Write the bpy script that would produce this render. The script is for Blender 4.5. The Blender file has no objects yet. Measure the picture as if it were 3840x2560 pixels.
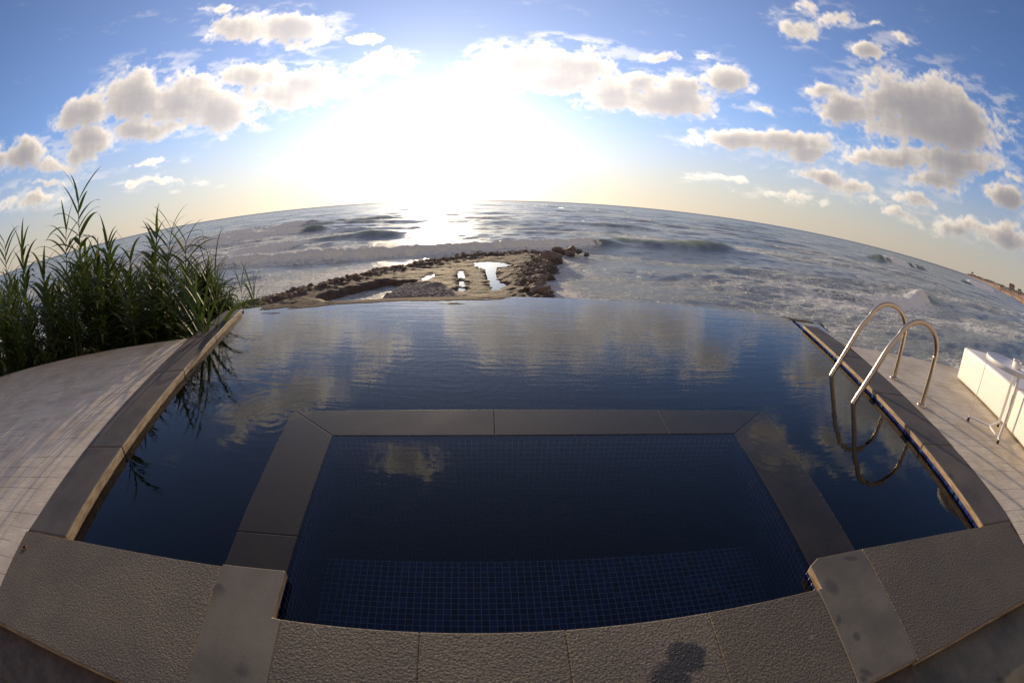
import bpy, bmesh, math, random
import numpy as np
from mathutils import Vector, Matrix, noise as mnoise
R = math.radians
sc = bpy.context.scene
col = sc.collection
# ------------------------------------------------------------------ camera
PITCH, ROLL = R(-18.58), R(1.25)
cd = bpy.data.cameras.new("camera"); cam = bpy.data.objects.new("camera", cd); col.objects.link(cam)
cd.type = 'PANO'; cd.panorama_type = 'FISHEYE_EQUISOLID'
cd.fisheye_lens = 15.35; cd.fisheye_fov = R(200); cd.sensor_width = 36; cd.sensor_height = 24
cd.clip_start = 0.02; cd.clip_end = 60000
cr, sr, cp, sp = math.cos(ROLL), math.sin(ROLL), math.cos(PITCH), math.sin(PITCH)
rx = Vector((cr, -sp*sr, cp*sr)); up = Vector((-sr, -sp*cr, cp*cr)); fw = Vector((0, cp, sp))
cam.matrix_world = Matrix(((rx.x, up.x, -fw.x, 0), (rx.y, up.y, -fw.y, 0), (rx.z, up.z, -fw.z, 1.0), (0, 0, 0, 1)))
sc.camera = cam
# ------------------------------------------------------------------ sun, exposure
SUN_AZ, SUN_EL = R(-10.5), R(8.0)
sd = Vector((math.sin(SUN_AZ)*math.cos(SUN_EL), math.cos(SUN_AZ)*math.cos(SUN_EL), math.sin(SUN_EL)))
sl = bpy.data.lights.new("sun", 'SUN'); sun = bpy.data.objects.new("sun", sl); col.objects.link(sun)
sl.energy = 5.0; sl.angle = R(0.6); sl.color = (1.0, 0.77, 0.50)
sun.rotation_euler = sd.to_track_quat('Z', 'Y').to_euler()
sc.view_settings.view_transform = 'Standard'; sc.view_settings.look = 'None'
sc.view_settings.gamma = 1; sc.view_settings.exposure = 0.0
try:
    sc.cycles.sample_clamp_indirect = 6.0; sc.cycles.caustics_reflective = False; sc.cycles.caustics_refractive = False
    sc.cycles.max_bounces = 8; sc.cycles.transparent_max_bounces = 12
except Exception: pass

# ------------------------------------------------------------------ node helpers
class NT:
    def __init__(s, tree): s.t = tree; s.n = tree.nodes; s.l = tree.links
    def new(s, typ, **kw):
        n = s.n.new(typ)
        for k, v in kw.items():
            if k == 'inp':
                for a, b in v.items(): s.put(n.inputs[a], b)
            else: setattr(n, k, v)
        return n
    def put(s, sock, v):
        if isinstance(v, bpy.types.NodeSocket): s.l.new(v, sock)
        else: sock.default_value = v
    def math(s, op, a, b=0.0, c=0.0, clamp=False):
        n = s.n.new('ShaderNodeMath'); n.operation = op; n.use_clamp = clamp
        for i, v in enumerate((a, b, c)): s.put(n.inputs[i], v)
        return n.outputs[0]
    def vmath(s, op, a, b=(0, 0, 0), out=0, scale=None):
        n = s.n.new('ShaderNodeVectorMath'); n.operation = op
        s.put(n.inputs[0], a); s.put(n.inputs[1], b)
        if scale is not None: s.put(n.inputs['Scale'], scale)
        return n.outputs[out]
    def rng(s, v, a, b, c=0.0, d=1.0, smooth=True):
        n = s.n.new('ShaderNodeMapRange'); n.interpolation_type = 'SMOOTHSTEP' if smooth else 'LINEAR'
        for i, x in enumerate((v, a, b, c, d)): s.put(n.inputs[i], x)
        return n.outputs[0]
    def mix(s, f, a, b, blend='MIX'):
        n = s.n.new('ShaderNodeMix'); n.data_type = 'RGBA'; n.blend_type = blend
        s.put(n.inputs[0], f); s.put(n.inputs[6], a if not isinstance(a, tuple) else (*a[:3], 1)); s.put(n.inputs[7], b if not isinstance(b, tuple) else (*b[:3], 1))
        return n.outputs[2]
    def noise(s, vec, scale, detail=4, rough=.5, out=0, dist=0.0):
        n = s.new('ShaderNodeTexNoise'); s.put(n.inputs['Vector'], vec); s.put(n.inputs['Scale'], scale)
        n.inputs['Detail'].default_value = detail; n.inputs['Roughness'].default_value = rough; n.inputs['Distortion'].default_value = dist
        return n.outputs[out]
    def bump(s, h, strength=.5, dist=.01, normal=None):
        n = s.new('ShaderNodeBump'); s.put(n.inputs['Height'], h); s.put(n.inputs['Strength'], strength); s.put(n.inputs['Distance'], dist)
        if normal is not None: s.put(n.inputs['Normal'], normal)
        return n.outputs[0]

def mat(name):
    m = bpy.data.materials.new(name); m.use_nodes = True
    nt = NT(m.node_tree); b = nt.n.get('Principled BSDF')
    return m, nt, b

# ------------------------------------------------------------------ world: sky + clouds
w = bpy.data.worlds.new("World"); sc.world = w; w.use_nodes = True
w.cycles.sampling_method = 'MANUAL'; w.cycles.sample_map_resolution = 1024
W = NT(w.node_tree); W.n.clear()
out = W.new('ShaderNodeOutputWorld'); bg = W.new('ShaderNodeBackground'); W.l.new(bg.outputs[0], out.inputs[0])
sky = W.new('ShaderNodeTexSky'); sky.sky_type = 'NISHITA'; sky.sun_disc = False
sky.sun_elevation = SUN_EL; sky.sun_rotation = SUN_AZ; sky.air_density = 1.0; sky.dust_density = 0.25; sky.ozone_density = 3.0; sky.altitude = 0
geo = W.new('ShaderNodeNewGeometry')
D = W.vmath('SCALE', geo.outputs['Incoming'], scale=-1.0)
# the air near the sun: wide bright aureole of the sea haze
dot = W.vmath('DOT_PRODUCT', D, tuple(sd), out=1)
ang = W.math('ARCCOSINE', W.math('MINIMUM', dot, 1.0))
CL = [(-37.5,24.3,4.6,1.9,3,1),(-30.5,24,4.9,2,-5,1),(-29.4,21.7,2,.7,-2,.9),(-40.9,27.1,2.1,.5,-3,.8),(-20.5,22.1,1.7,.6,1,.8),(-58.9,16,3.8,1.8,10,1),(-51.8,16.4,6.3,3.3,-2,1),(-45.6,15.2,6.3,3.4,-3,1),(-39.6,13.2,5.4,2.3,-8,1),(-42.3,18,2.8,1.1,-9,.8),(-50.1,12.8,5.3,1.3,-11,1),(-35,17.7,4.9,1.9,-2,1),(-27.5,16.5,6.3,2,-3,1),(-31.4,14.7,5.5,1.6,-4,.9),(-17.8,18.4,3.7,1.5,10,.8),(-3.6,16.6,4.2,2,9,1),(.3,18.6,4.9,2.3,6,1),(6.9,18.6,6.8,2.2,0,1),(4,16,5.3,1.6,2,1),(12.3,14.6,3.7,2.1,10,1),(19.2,14.4,5.9,2,6,1),(21.8,16.4,2.5,1.4,10,1),(19.1,20,3,.7,4,.9),(16.3,16.8,3.1,1.1,7,.9),(27.7,17.4,2.7,1.8,6,1),(43.8,16.3,4.9,2.2,8,1),(52.9,18.2,9.6,3.5,7,1),(58.1,16.1,9,2.6,8,1),(50.4,11.3,5.8,1.3,12,1),(59.1,12.1,7.9,1.8,8,1),(56.3,9.4,3.5,1.1,6,.9),(61.9,18,4,2.5,-24,1),(28.1,10.5,5.3,1.2,6,1),(36.3,10.8,6.7,1.4,5,1),(38.1,9.9,3.6,1,14,.8),(39.9,7.2,3.5,1,-1,1),(44.3,6.4,3.6,.8,3,1),(37.9,26,2.9,1.5,-14,.8),(45.2,28.1,2.7,1,7,.8),(40.8,29,1.8,.8,16,.7),(50.4,27.9,1.1,.4,2,.6),(68,10,2.9,1.5,-4,1),(60,5.3,4.4,.9,9,1),(67.1,5.6,5,1.1,5,1),(52.3,4.5,2.5,.6,0,.9),(54.2,6.9,2.7,.7,6,.9),(48,5.6,1.3,.4,5,.8),(68.5,12.3,1.5,.5,6,.8),(-67.8,12.5,4.4,1.5,-7,1),(-72.8,12.8,3.6,1.4,-8,1),(-57.8,12.5,3.7,1.4,-6,1),(-59.2,11.3,2.5,1,-9,.9),(-63.8,10.3,4.4,.7,-5,.8),(-66.9,7,3.7,.6,-8,.7),(-64.3,8.4,2.9,.4,-6,.6),(-48,5.7,3,.4,-6,.8),(-47.9,8,2.1,.3,-5,.6),(36.3,4,4,.5,3,.5),(27.5,5.1,1.9,.3,4,.5),(31.9,14.6,1.5,.6,-3,.7),(40.4,18.2,2.5,.7,16,.8),(24.9,20.8,.8,.3,11,.7),(-15.8,33.9,4.4,1.9,2,1),(-15.8,34.1,3.4,1.4,25,1),(48.4,24.1,2.1,1,3,.9),(53.3,26.5,1.2,.5,-1,.7),(39.6,24.7,1.3,.4,2,.6)]
# cloud cover worked out by formula over azimuth and elevation, kept as one in-memory sky map
def vnoise(x, y, seed=0):
    xi = np.floor(x).astype(np.int64); yi = np.floor(y).astype(np.int64); fx = x-xi; fy = y-yi
    fx = fx*fx*(3-2*fx); fy = fy*fy*(3-2*fy)
    def h(a, b):
        v = (a*374761393+b*668265263+seed*1442695041) & 0xffffffff
        v = ((v ^ (v >> 13))*1274126177) & 0xffffffff
        return ((v ^ (v >> 16)) & 0xffff)/65535.0
    return (h(xi, yi)*(1-fx)+h(xi+1, yi)*fx)*(1-fy)+(h(xi, yi+1)*(1-fx)+h(xi+1, yi+1)*fx)*fy
def fbm(x, y, o=5, seed=0, gain=.5):
    s = 0; a = 1; t = 0
    for i in range(o):
        s = s+a*vnoise(x*2**i+.37*i, y*2**i+.61*i, seed+i*17); t += a; a *= gain
    return s/t
def sstep(a, b, x):
    t = np.clip((x-a)/(b-a), 0, 1); return t*t*(3-2*t)
AZ0, AZ1, EL1, PX = -110.0, 110.0, 72.0, .085
def cloud_map():
    na, ne = int((AZ1-AZ0)/PX), int(EL1/PX)
    A, E_ = np.meshgrid(AZ0+PX*(np.arange(na)+.5), PX*(np.arange(ne)+.5))
    wx = (fbm(A/5, E_/5, 5, 3, .55)-.5)*3.6+(fbm(A/1.3, E_/1.3, 4, 5, .55)-.5)*1.1; wy = (fbm(A/5, E_/4, 5, 4, .55)-.5)*1.9+(fbm(A/1.3, E_/1.1, 4, 6, .55)-.5)*1.0
    a, e_ = A+wx, E_+wy; acc = np.full(A.shape, -1.0)
    for (ca, ce, lu, lv, an, st) in CL:
        m0 = 1.0; ia = slice(max(0, int((ca-lu*1.6-5-AZ0)/PX)), max(0, int((ca+lu*1.6+5-AZ0)/PX))); ie = slice(max(0, int((ce-lu*.9-lv-4)/PX)), int((ce+lu*.9+lv+4)/PX))
        if A[ie, ia].size == 0: continue
        da = (a[ie, ia]-ca); de = (e_[ie, ia]-ce); c, s_ = math.cos(R(an)), math.sin(R(an))
        u = (da*c+de*s_)/(lu*1.06); v = (-da*s_+de*c)/(lv*1.10)
        v = np.where(v < 0, v*1.12, v)
        q = (1-np.sqrt(u*u+v*v))*min(1.0, .55+lv*.3)*st
        cur = acc[ie, ia]; hsm = np.clip(.5+(q-cur)/.5, 0, 1); acc[ie, ia] = cur*(1-hsm)+q*hsm+.125*hsm*(1-hsm)*2
    n2 = fbm(A/3.2, E_/2.4, 7, 11, .58)-.5; bil = np.abs(fbm(A/1.6, E_/1.3, 6, 12, .55)-.5)
    n4 = np.abs(fbm(A/.9, E_/.75, 5, 15, .6)-.5)
    f = acc*1.15+.05+n2*1.3+(.10-bil)*1.2+(.10-n4)*.55
    f = f-1.5*sstep(-.35, -.8, acc)
    f += .0
    # thin streaks low over the right-hand horizon
    tau = np.clip(f, 0, 1.6)
    # light from the sun direction through the cloud: how much cloud lies between here and the sun
    saz, sel = math.degrees(SUN_AZ), math.degrees(SUN_EL)
    dx, dy = saz-A, sel-E_+6; L = np.hypot(dx, dy)+1e-6; dx /= L; dy /= L
    own = np.zeros_like(f); W_ = 0
    ii, jj = np.meshgrid(np.arange(ne), np.arange(na), indexing='ij')
    for k, st in enumerate((.35, .9, 1.8)):
        for sg in (1.0,):
            i2 = np.clip((ii+dy*st*sg/PX).astype(int), 0, ne-1); j2 = np.clip((jj+dx*st*sg/PX).astype(int), 0, na-1)
            own += tau[i2, j2]
    up = np.zeros_like(f)
    for st in (.5, 1.1, 2.0):
        i2 = np.clip((ii+st/PX).astype(int), 0, ne-1); up += tau[i2, jj]
    wisp = .26*sstep(-.80, .1, acc+(fbm(A/6+E_/14, E_/1.5, 6, 33, .6)-.5)*1.9)*sstep(.42, .66, fbm(A/2.4, E_/.8, 5, 34, .6))
    alpha = np.maximum(sstep(-.22, .42, f)**1.25, wisp)
    den = tau*.85+own*.22+up*.42
    lum = np.exp(-den*1.25)*(1+.5*(bil-.1))
    grey = np.array([.315, .305, .35]); lit = np.array([1.45, 1.25, 1.0])
    col_ = grey+(lit-grey)*lum[..., None]*1.0
    col_ *= (1+.10*(n2*2)[..., None])
    img = bpy.data.images.new('cloud_cover', na, ne, alpha=True, float_buffer=True)
    img.colorspace_settings.name = 'Linear Rec.709' if 'Linear Rec.709' in [x.name for x in bpy.types.ColorManagedInputColorspaceSettings.bl_rna.properties['name'].enum_items] else 'Non-Color'
    buf = np.concatenate([col_*1.0, alpha[..., None]], -1).astype(np.float32); buf[0:2, :, 3] = 0
    img.pixels.foreach_set(buf.ravel()); img.update(); img.pack(); return img
sxyz = W.new('ShaderNodeSeparateXYZ'); W.put(sxyz.inputs[0], D)
azn = W.math('MULTIPLY', W.math('ARCTAN2', sxyz.outputs[0], sxyz.outputs[1]), 57.29578)
eln = W.math('MULTIPLY', W.math('ARCSINE', sxyz.outputs[2]), 57.29578)
cuv = W.new('ShaderNodeCombineXYZ')
W.put(cuv.inputs[0], W.math('DIVIDE', W.math('SUBTRACT', azn, AZ0), AZ1-AZ0)); W.put(cuv.inputs[1], W.math('DIVIDE', eln, EL1))
im = W.new('ShaderNodeTexImage'); im.image = cloud_map(); im.extension = 'CLIP'; im.interpolation = 'Cubic'; W.put(im.inputs[0], cuv.outputs[0])
im.image.alpha_mode = 'CHANNEL_PACKED'
lp = W.math('EXPONENT', W.math('MULTIPLY', ang, -2.2))
ccol = W.vmath('SCALE', im.outputs[0], scale=W.math('ADD', .64, W.math('MULTIPLY', lp, 2.2)))
skc = W.vmath('SCALE', sky.outputs[0], scale=0.15)
skc = W.vmath('MULTIPLY', skc, (.90, 1.0, 1.36))
# warm cloud tone added to the unseen sky behind, to light the near coping
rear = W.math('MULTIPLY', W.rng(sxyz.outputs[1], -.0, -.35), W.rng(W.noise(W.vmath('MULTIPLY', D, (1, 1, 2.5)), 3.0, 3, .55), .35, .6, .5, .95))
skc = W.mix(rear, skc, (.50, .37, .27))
# the veil of sea haze low over the horizon
veil = W.math('MULTIPLY', W.rng(eln, 15.0, 0.0), .80)
skc = W.mix(veil, skc, W.vmath('SCALE', (.74, .64, .55), scale=W.math('ADD', .60, W.math('MULTIPLY', lp, .85))))
cl = W.mix(W.math('MULTIPLY', im.outputs[1], W.rng(eln, 1.0, 6.0, .45, 1.0)), skc, ccol)
da = W.math('MULTIPLY', W.math('SUBTRACT', azn, math.degrees(SUN_AZ)), R(.70)); de = W.math('MULTIPLY', W.math('SUBTRACT', eln, 5.5), R(1.0))
e2 = W.math('ADD', W.math('MULTIPLY', da, da), W.math('MULTIPLY', de, de)); e1 = W.math('SQRT', e2)
gl = W.math('ADD', W.math('MULTIPLY', W.math('EXPONENT', W.math('MULTIPLY', e1, -5.2)), .50), W.math('MULTIPLY', W.math('EXPONENT', W.math('MULTIPLY', e2, -150.0)), 6.0))
gl = W.math('ADD', gl, W.math('MULTIPLY', W.math('EXPONENT', W.math('MULTIPLY', ang, -1.7)), .34))
glc = W.vmath('SCALE', (1.0, .87, .64), scale=gl)
fin = W.vmath('ADD', cl, glc)
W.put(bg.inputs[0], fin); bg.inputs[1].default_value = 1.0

# ------------------------------------------------------------------ geometry helpers
CX, CY = .38, -5.45
def pol(phi, r, z=0.0):
    a = R(phi); return Vector((CX+r*math.sin(a), CY+r*math.cos(a), z))
def link(name, me, m=None, parent=None, label=None, cat=None, group=None, kind=None, loc=None):
    o = bpy.data.objects.new(name, me); col.objects.link(o)
    if m is not None and me is not None:
        for x in (m if isinstance(m, (list, tuple)) else [m]): me.materials.append(x)
    if parent: o.parent = parent
    if loc is not None: o.location = loc
    for k, v in (('label', label), ('category', cat), ('group', group), ('kind', kind)):
        if v: o[k] = v
    return o
def bm_obj(name, bm, m=None, smooth=False, bevel=0, segs=2, **kw):
    me = bpy.data.meshes.new(name); bmesh.ops.recalc_face_normals(bm, faces=bm.faces); bm.to_mesh(me); bm.free()
    if smooth:
        for p in me.polygons: p.use_smooth = True
    o = link(name, me, m, **kw)
    if bevel:
        b = o.modifiers.new('bevel', 'BEVEL'); b.width = bevel; b.segments = segs; b.limit_method = 'ANGLE'; b.angle_limit = R(40); b.harden_normals = False
    return o
def np_mesh(name, V, F, smooth=True, uv=None, attrs=None):
    me = bpy.data.meshes.new(name); V = np.asarray(V, np.float32); F = np.asarray(F, np.int32)
    me.vertices.add(len(V)); me.vertices.foreach_set('co', V.ravel())
    k = F.shape[1]; me.loops.add(F.size); me.loops.foreach_set('vertex_index', F.ravel())
    me.polygons.add(len(F)); me.polygons.foreach_set('loop_start', np.arange(0, F.size, k, dtype=np.int32))
    me.polygons.foreach_set('loop_total', np.full(len(F), k, np.int32))
    me.polygons.foreach_set('use_smooth', np.full(len(F), bool(smooth)))
    if attrs:
        for n, a in attrs.items():
            at = me.attributes.new(n, 'FLOAT', 'POINT'); at.data.foreach_set('value', np.asarray(a, np.float32).ravel())
    if uv is not None:
        ul = me.uv_layers.new(name='UVMap'); ul.data.foreach_set('uv', np.asarray(uv, np.float32)[F.ravel()].ravel())
    me.update(calc_edges=True); return me
def grid_faces(nr, nc, off=0):
    i = np.arange(nr-1)[:, None]*nc+np.arange(nc-1)[None, :]+off
    return np.stack([i, i+1, i+nc+1, i+nc], -1).reshape(-1, 4)
def polar_slab(bm, pts, z0, z1, step=1.0):
    """pts: (phi, r) corners in order; edges of equal r become arcs"""
    P = []
    n = len(pts)
    for i in range(n):
        a, b = pts[i], pts[(i+1) % n]
        k = max(1, int(abs(b[0]-a[0])/step)) if abs(a[1]-b[1]) < .6 else 1
        for j in range(k):
            t = j/k; P.append((a[0]+(b[0]-a[0])*t, a[1]+(b[1]-a[1])*t))
    lo = [bm.verts.new(pol(p, r, z0)) for p, r in P]; hi = [bm.verts.new(pol(p, r, z1)) for p, r in P]
    bm.faces.new(hi); bm.faces.new(lo[::-1])
    m = len(P)
    for i in range(m):
        bm.faces.new((lo[i], lo[(i+1) % m], hi[(i+1) % m], hi[i]))
def tube_bm(bm, pts, rad, seg=12, cap=True):
    pts = [Vector(p) for p in pts]; rings = []
    prev = None
    for i, p in enumerate(pts):
        t = (pts[min(i+1, len(pts)-1)]-pts[max(i-1, 0)]).normalized()
        if prev is None:
            a = Vector((0, 0, 1)) if abs(t.z) < .9 else Vector((1, 0, 0)); u = t.cross(a).normalized()
        else: u = (prev-t*prev.dot(t)).normalized()
        prev = u; v = t.cross(u); rr = rad[i] if isinstance(rad, (list, tuple)) else rad
        rings.append([bm.verts.new(p+(u*math.cos(2*math.pi*k/seg)+v*math.sin(2*math.pi*k/seg))*rr) for k in range(seg)])
    for a, b in zip(rings, rings[1:]):
        for k in range(seg): bm.faces.new((a[k], a[(k+1) % seg], b[(k+1) % seg], b[k]))
    if cap: bm.faces.new(rings[0][::-1]); bm.faces.new(rings[-1])
def lathe_bm(bm, c, prof, seg=32):
    rings = []
    for r, z in prof:
        rings.append([bm.verts.new((c[0]+r*math.cos(2*math.pi*k/seg), c[1]+r*math.sin(2*math.pi*k/seg), c[2]+z)) for k in range(seg)] if r > 1e-5 else [bm.verts.new((c[0], c[1], c[2]+z))])
    for a, b in zip(rings, rings[1:]):
        for k in range(seg):
            if len(a) == 1: bm.faces.new((a[0], b[k], b[(k+1) % seg]))
            elif len(b) == 1: bm.faces.new((a[k], a[(k+1) % seg], b[0]))
            else: bm.faces.new((a[k], a[(k+1) % seg], b[(k+1) % seg], b[k]))
def box_bm(bm, M, sx, sy, sz):
    """box with local min corner at origin of frame M (Matrix 4x4)"""
    vs = [bm.verts.new(M @ Vector((x*sx, y*sy, z*sz))) for x in (0, 1) for y in (0, 1) for z in (0, 1)]
    for f in ((0, 1, 3, 2), (4, 6, 7, 5), (0, 4, 5, 1), (2, 3, 7, 6), (0, 2, 6, 4), (1, 5, 7, 3)): bm.faces.new([vs[i] for i in f])
def sdf_poly(X, Y, poly):
    P = np.array(poly, float); d = np.full(X.shape, 1e9); inside = np.zeros(X.shape, bool)
    for i in range(len(P)):
        a = P[i]; b = P[(i+1) % len(P)]; e = b-a
        t = np.clip(((X-a[0])*e[0]+(Y-a[1])*e[1])/(e@e), 0, 1)
        d = np.minimum(d, np.hypot(X-a[0]-t*e[0], Y-a[1]-t*e[1]))
        c = ((a[1] > Y) != (b[1] > Y)) & (X < (b[0]-a[0])*(Y-a[1])/(b[1]-a[1]+1e-12)+a[0])
        inside ^= c
    return np.where(inside, d, -d)
# ------------------------------------------------------------------ materials
def sawn_sunlit(n, c, tc):
    # pale limey cut faces; tone spreads onto bevels, painting their sunlit gold edge
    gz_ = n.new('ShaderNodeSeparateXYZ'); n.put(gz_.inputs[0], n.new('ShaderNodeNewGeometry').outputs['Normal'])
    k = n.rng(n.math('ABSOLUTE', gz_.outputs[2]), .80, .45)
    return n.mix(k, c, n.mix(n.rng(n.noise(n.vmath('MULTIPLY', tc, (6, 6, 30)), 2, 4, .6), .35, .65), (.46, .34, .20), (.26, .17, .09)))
def stone_rough():
    m, n, b = mat('flamed_basalt'); tc = n.new('ShaderNodeTexCoord').outputs['Object']
    v = n.new('ShaderNodeTexVoronoi', feature='SMOOTH_F1'); n.put(v.inputs['Vector'], n.vmath('ADD', tc, n.vmath('SCALE', n.noise(tc, 60, 3, .5, out=1), scale=.012))); v.inputs['Scale'].default_value = 130
    a = n.noise(tc, 150, 4, .6); big = n.noise(tc, 2.2, 5, .6); med = n.noise(tc, 11, 4, .6)
    h = n.math('ADD', n.math('MULTIPLY', v.outputs[0], 1.0), n.math('MULTIPLY', a, 1.1))
    c = n.mix(n.rng(a, .36, .66), (.064, .053, .037), (.188, .158, .112))
    c = n.mix(n.rng(big, .35, .7), c, n.mix(.55, c, (.052, .043, .039)))
    sv = n.new('ShaderNodeTexVoronoi'); n.put(sv.inputs['Vector'], n.vmath('ADD', tc, n.vmath('SCALE', n.noise(tc, 30, 2, .5, out=1), scale=.05))); sv.inputs['Scale'].default_value = 9
    spot = n.math('MULTIPLY', n.rng(sv.outputs[0], .10, .05), n.rng(med, .52, .6))
    c = n.mix(n.math('MULTIPLY', spot, .6), c, (.26, .22, .2))
    # wet mark left by a foot on the near coping
    wv = n.vmath('SUBTRACT', n.vmath('ADD', tc, n.vmath('SCALE', n.noise(tc, 18, 5, .65, out=1), scale=.06)), (.491, .539, 0))
    wm = n.new('ShaderNodeMapping', vector_type='TEXTURE'); wm.inputs['Rotation'].default_value = (0, 0, R(24)); wm.inputs['Scale'].default_value = (.052, .050, 5); n.put(wm.inputs[0], wv)
    wet = n.rng(n.vmath('LENGTH', wm.outputs[0], out=1), 1.15, .9)
    wm2 = n.new('ShaderNodeMapping', vector_type='TEXTURE'); wm2.inputs['Location'].default_value = (-.060, -.062, 0); wm2.inputs['Scale'].default_value = (.050, .055, 5); n.put(wm2.inputs[0], wv)
    wet = n.math('MAXIMUM', wet, n.rng(n.vmath('LENGTH', wm2.outputs[0], out=1), 1.3, .8))
    c = n.mix(n.math('MULTIPLY', wet, .9), c, (.008, .007, .006))
    oi = n.new('ShaderNodeObjectInfo'); c = n.vmath('SCALE', c, scale=n.rng(oi.outputs['Random'], 0, 1, .80, 1.18, False))
    lime = n.math('MULTIPLY', n.rng(big, .5, .62), n.rng(a, .5, .7)); c = n.mix(n.math('MULTIPLY', lime, .35), c, (.24, .21, .19))
    c = sawn_sunlit(n, c, tc)
    n.put(b.inputs['Base Color'], c); n.put(b.inputs['Roughness'], n.math('SUBTRACT', .78, n.math('MULTIPLY', wet, .3)))
    n.put(b.inputs['Normal'], n.bump(n.math('ADD', h, n.math('MULTIPLY', big, 2.0)), .65, .0032)); return m
STAINS = [(1.19, .70, .034, .013, -20), (1.03, .61, .03, .04, 0), (1.012, .378, .016, .02, 0), (.975, .24, .028, .012, -60), (.955, .222, .012, .018, 0), (.98, .47, .02, .012, 40), (-1.425, .60, .012, .03, 20)]
def stone_fine(name='honed_basalt', c0=(.086, .075, .054), c1=(.155, .135, .098), coat=0.0, rough=.6):
    m, n, b = mat(name); tc = n.new('ShaderNodeTexCoord').outputs['Object']
    a = n.noise(tc, 130, 4, .6); big = n.noise(tc, 3.5, 6, .62); st = n.noise(n.vmath('MULTIPLY', tc, (9, 60, 9)), 1, 3, .5)
    f = n.math('ADD', n.math('MULTIPLY', big, .75), n.math('MULTIPLY', a, .25))
    c = n.mix(n.rng(f, .35, .68), c0, c1)
    v = n.new('ShaderNodeTexVoronoi'); n.put(v.inputs['Vector'], n.vmath('ADD', tc, n.vmath('SCALE', n.noise(tc, 9, 3, .5, out=1), scale=.12))); v.inputs['Scale'].default_value = 5.2
    stn = n.math('MULTIPLY', n.rng(v.outputs[0], .22, .1), n.rng(n.noise(tc, 2.4, 2), .50, .6))
    c = n.mix(n.math('MULTIPLY', stn, .7), c, (.022, .019, .016))
    for (x_, y_, a_, b__, an_) in STAINS:
        sm = n.new('ShaderNodeMapping', vector_type='TEXTURE'); sm.inputs['Location'].default_value = (x_, y_, 0); sm.inputs['Rotation'].default_value = (0, 0, R(an_)); sm.inputs['Scale'].default_value = (a_, b__, 5)
        n.put(sm.inputs[0], n.vmath('ADD', tc, n.vmath('SCALE', n.vmath('SUBTRACT', n.noise(tc, 22, 3, .5, out=1), (.5, .5, .5)), scale=.02)))
        c = n.mix(n.rng(n.vmath('LENGTH', sm.outputs[0], out=1), 1.3, .5, 0, .55), c, (.02, .017, .013))
    pv = n.new('ShaderNodeTexVoronoi'); n.put(pv.inputs['Vector'], tc); pv.inputs['Scale'].default_value = 22
    pit = n.rng(pv.outputs[0], .06, .03)
    c = n.mix(pit, c, (.02, .017, .015))
    if not coat: c = sawn_sunlit(n, c, tc)
    n.put(b.inputs['Base Color'], c); n.put(b.inputs['Roughness'], n.math('ADD', rough-.1, n.math('MULTIPLY', big, .25)))
    n.put(b.inputs['Normal'], n.bump(n.math('ADD', a, n.math('MULTIPLY', st, .4)), .18, .002))
    if coat:
        b.inputs['Coat Weight'].default_value = coat; b.inputs['Coat IOR'].default_value = 1.33; b.inputs['Coat Roughness'].default_value = .05; b.inputs['Specular IOR Level'].default_value = .12
        n.put(b.inputs['Coat Normal'], n.bump(n.noise(tc, 22, 3, .5), .12, .004))
    return m
def tile_mat(name='blue_mosaic', gcol=(.62, .64, .58)):
    m, n, b = mat(name); uv = n.new('ShaderNodeUVMap').outputs[0]; S = .0275
    q = n.vmath('SCALE', uv, scale=1/S)
    fr = n.vmath('FRACTION', q); sx = n.new('ShaderNodeSeparateXYZ'); n.put(sx.inputs[0], fr)
    def edge(v): return n.rng(n.math('ABSOLUTE', n.math('SUBTRACT', v, .5)), .43, .465)
    grout = n.math('MAXIMUM', edge(sx.outputs[0]), edge(sx.outputs[1]))
    wn = n.new('ShaderNodeTexWhiteNoise', noise_dimensions='2D'); n.put(wn.inputs['Vector'], n.vmath('FLOOR', q))
    rp = n.new('ShaderNodeValToRGB'); rp.color_ramp.interpolation = 'CONSTANT'
    els = [(0, (.010, .013, .07)), (.18, (.018, .028, .14)), (.5, (.024, .044, .21)), (.72, (.016, .018, .11)), (.84, (.036, .10, .28)), (.93, (.05, .14, .32)), (.97, (.028, .008, .05))]
    while len(rp.color_ramp.elements) < len(els): rp.color_ramp.elements.new(.5)
    for e, (p_, c_) in zip(rp.color_ramp.elements, els): e.position = p_; e.color = (*c_, 1)
    n.put(rp.inputs[0], wn.outputs[0])
    n.put(b.inputs['Base Color'], n.mix(grout, rp.outputs[0], gcol))
    n.put(b.inputs['Roughness'], n.math('ADD', .18, n.math('MULTIPLY', grout, .6)))
    b.inputs['Specular IOR Level'].default_value = 0.0
    n.put(b.inputs['Normal'], n.bump(n.math('SUBTRACT', 1.0, grout), .4, .002)); return m
def water_mat(name, ripple, tint=(.80, .90, .94)):
    m, n, b = mat(name); n.n.remove(b); outn = n.n.get('Material Output')
    tc = n.new('ShaderNodeTexCoord').outputs['Object']
    h = ripple(n, tc)
    nb = n.bump(h, 1.0, 1.0)
    fr = n.new('ShaderNodeFresnel'); fr.inputs['IOR'].default_value = 1.333; n.put(fr.inputs['Normal'], nb)
    gs = n.new('ShaderNodeBsdfGlossy'); gs.inputs['Roughness'].default_value = .015; n.put(gs.inputs['Normal'], nb); gs.inputs['Color'].default_value = (1, 1, 1, 1)
    tr = n.new('ShaderNodeBsdfTransparent'); tr.inputs['Color'].default_value = (*tint, 1)
    mx = n.new('ShaderNodeMixShader'); n.put(mx.inputs[0], fr.outputs[0]); n.l.new(tr.outputs[0], mx.inputs[1]); n.l.new(gs.outputs[0], mx.inputs[2])
    n.l.new(mx.outputs[0], outn.inputs[0]); return m
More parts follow.
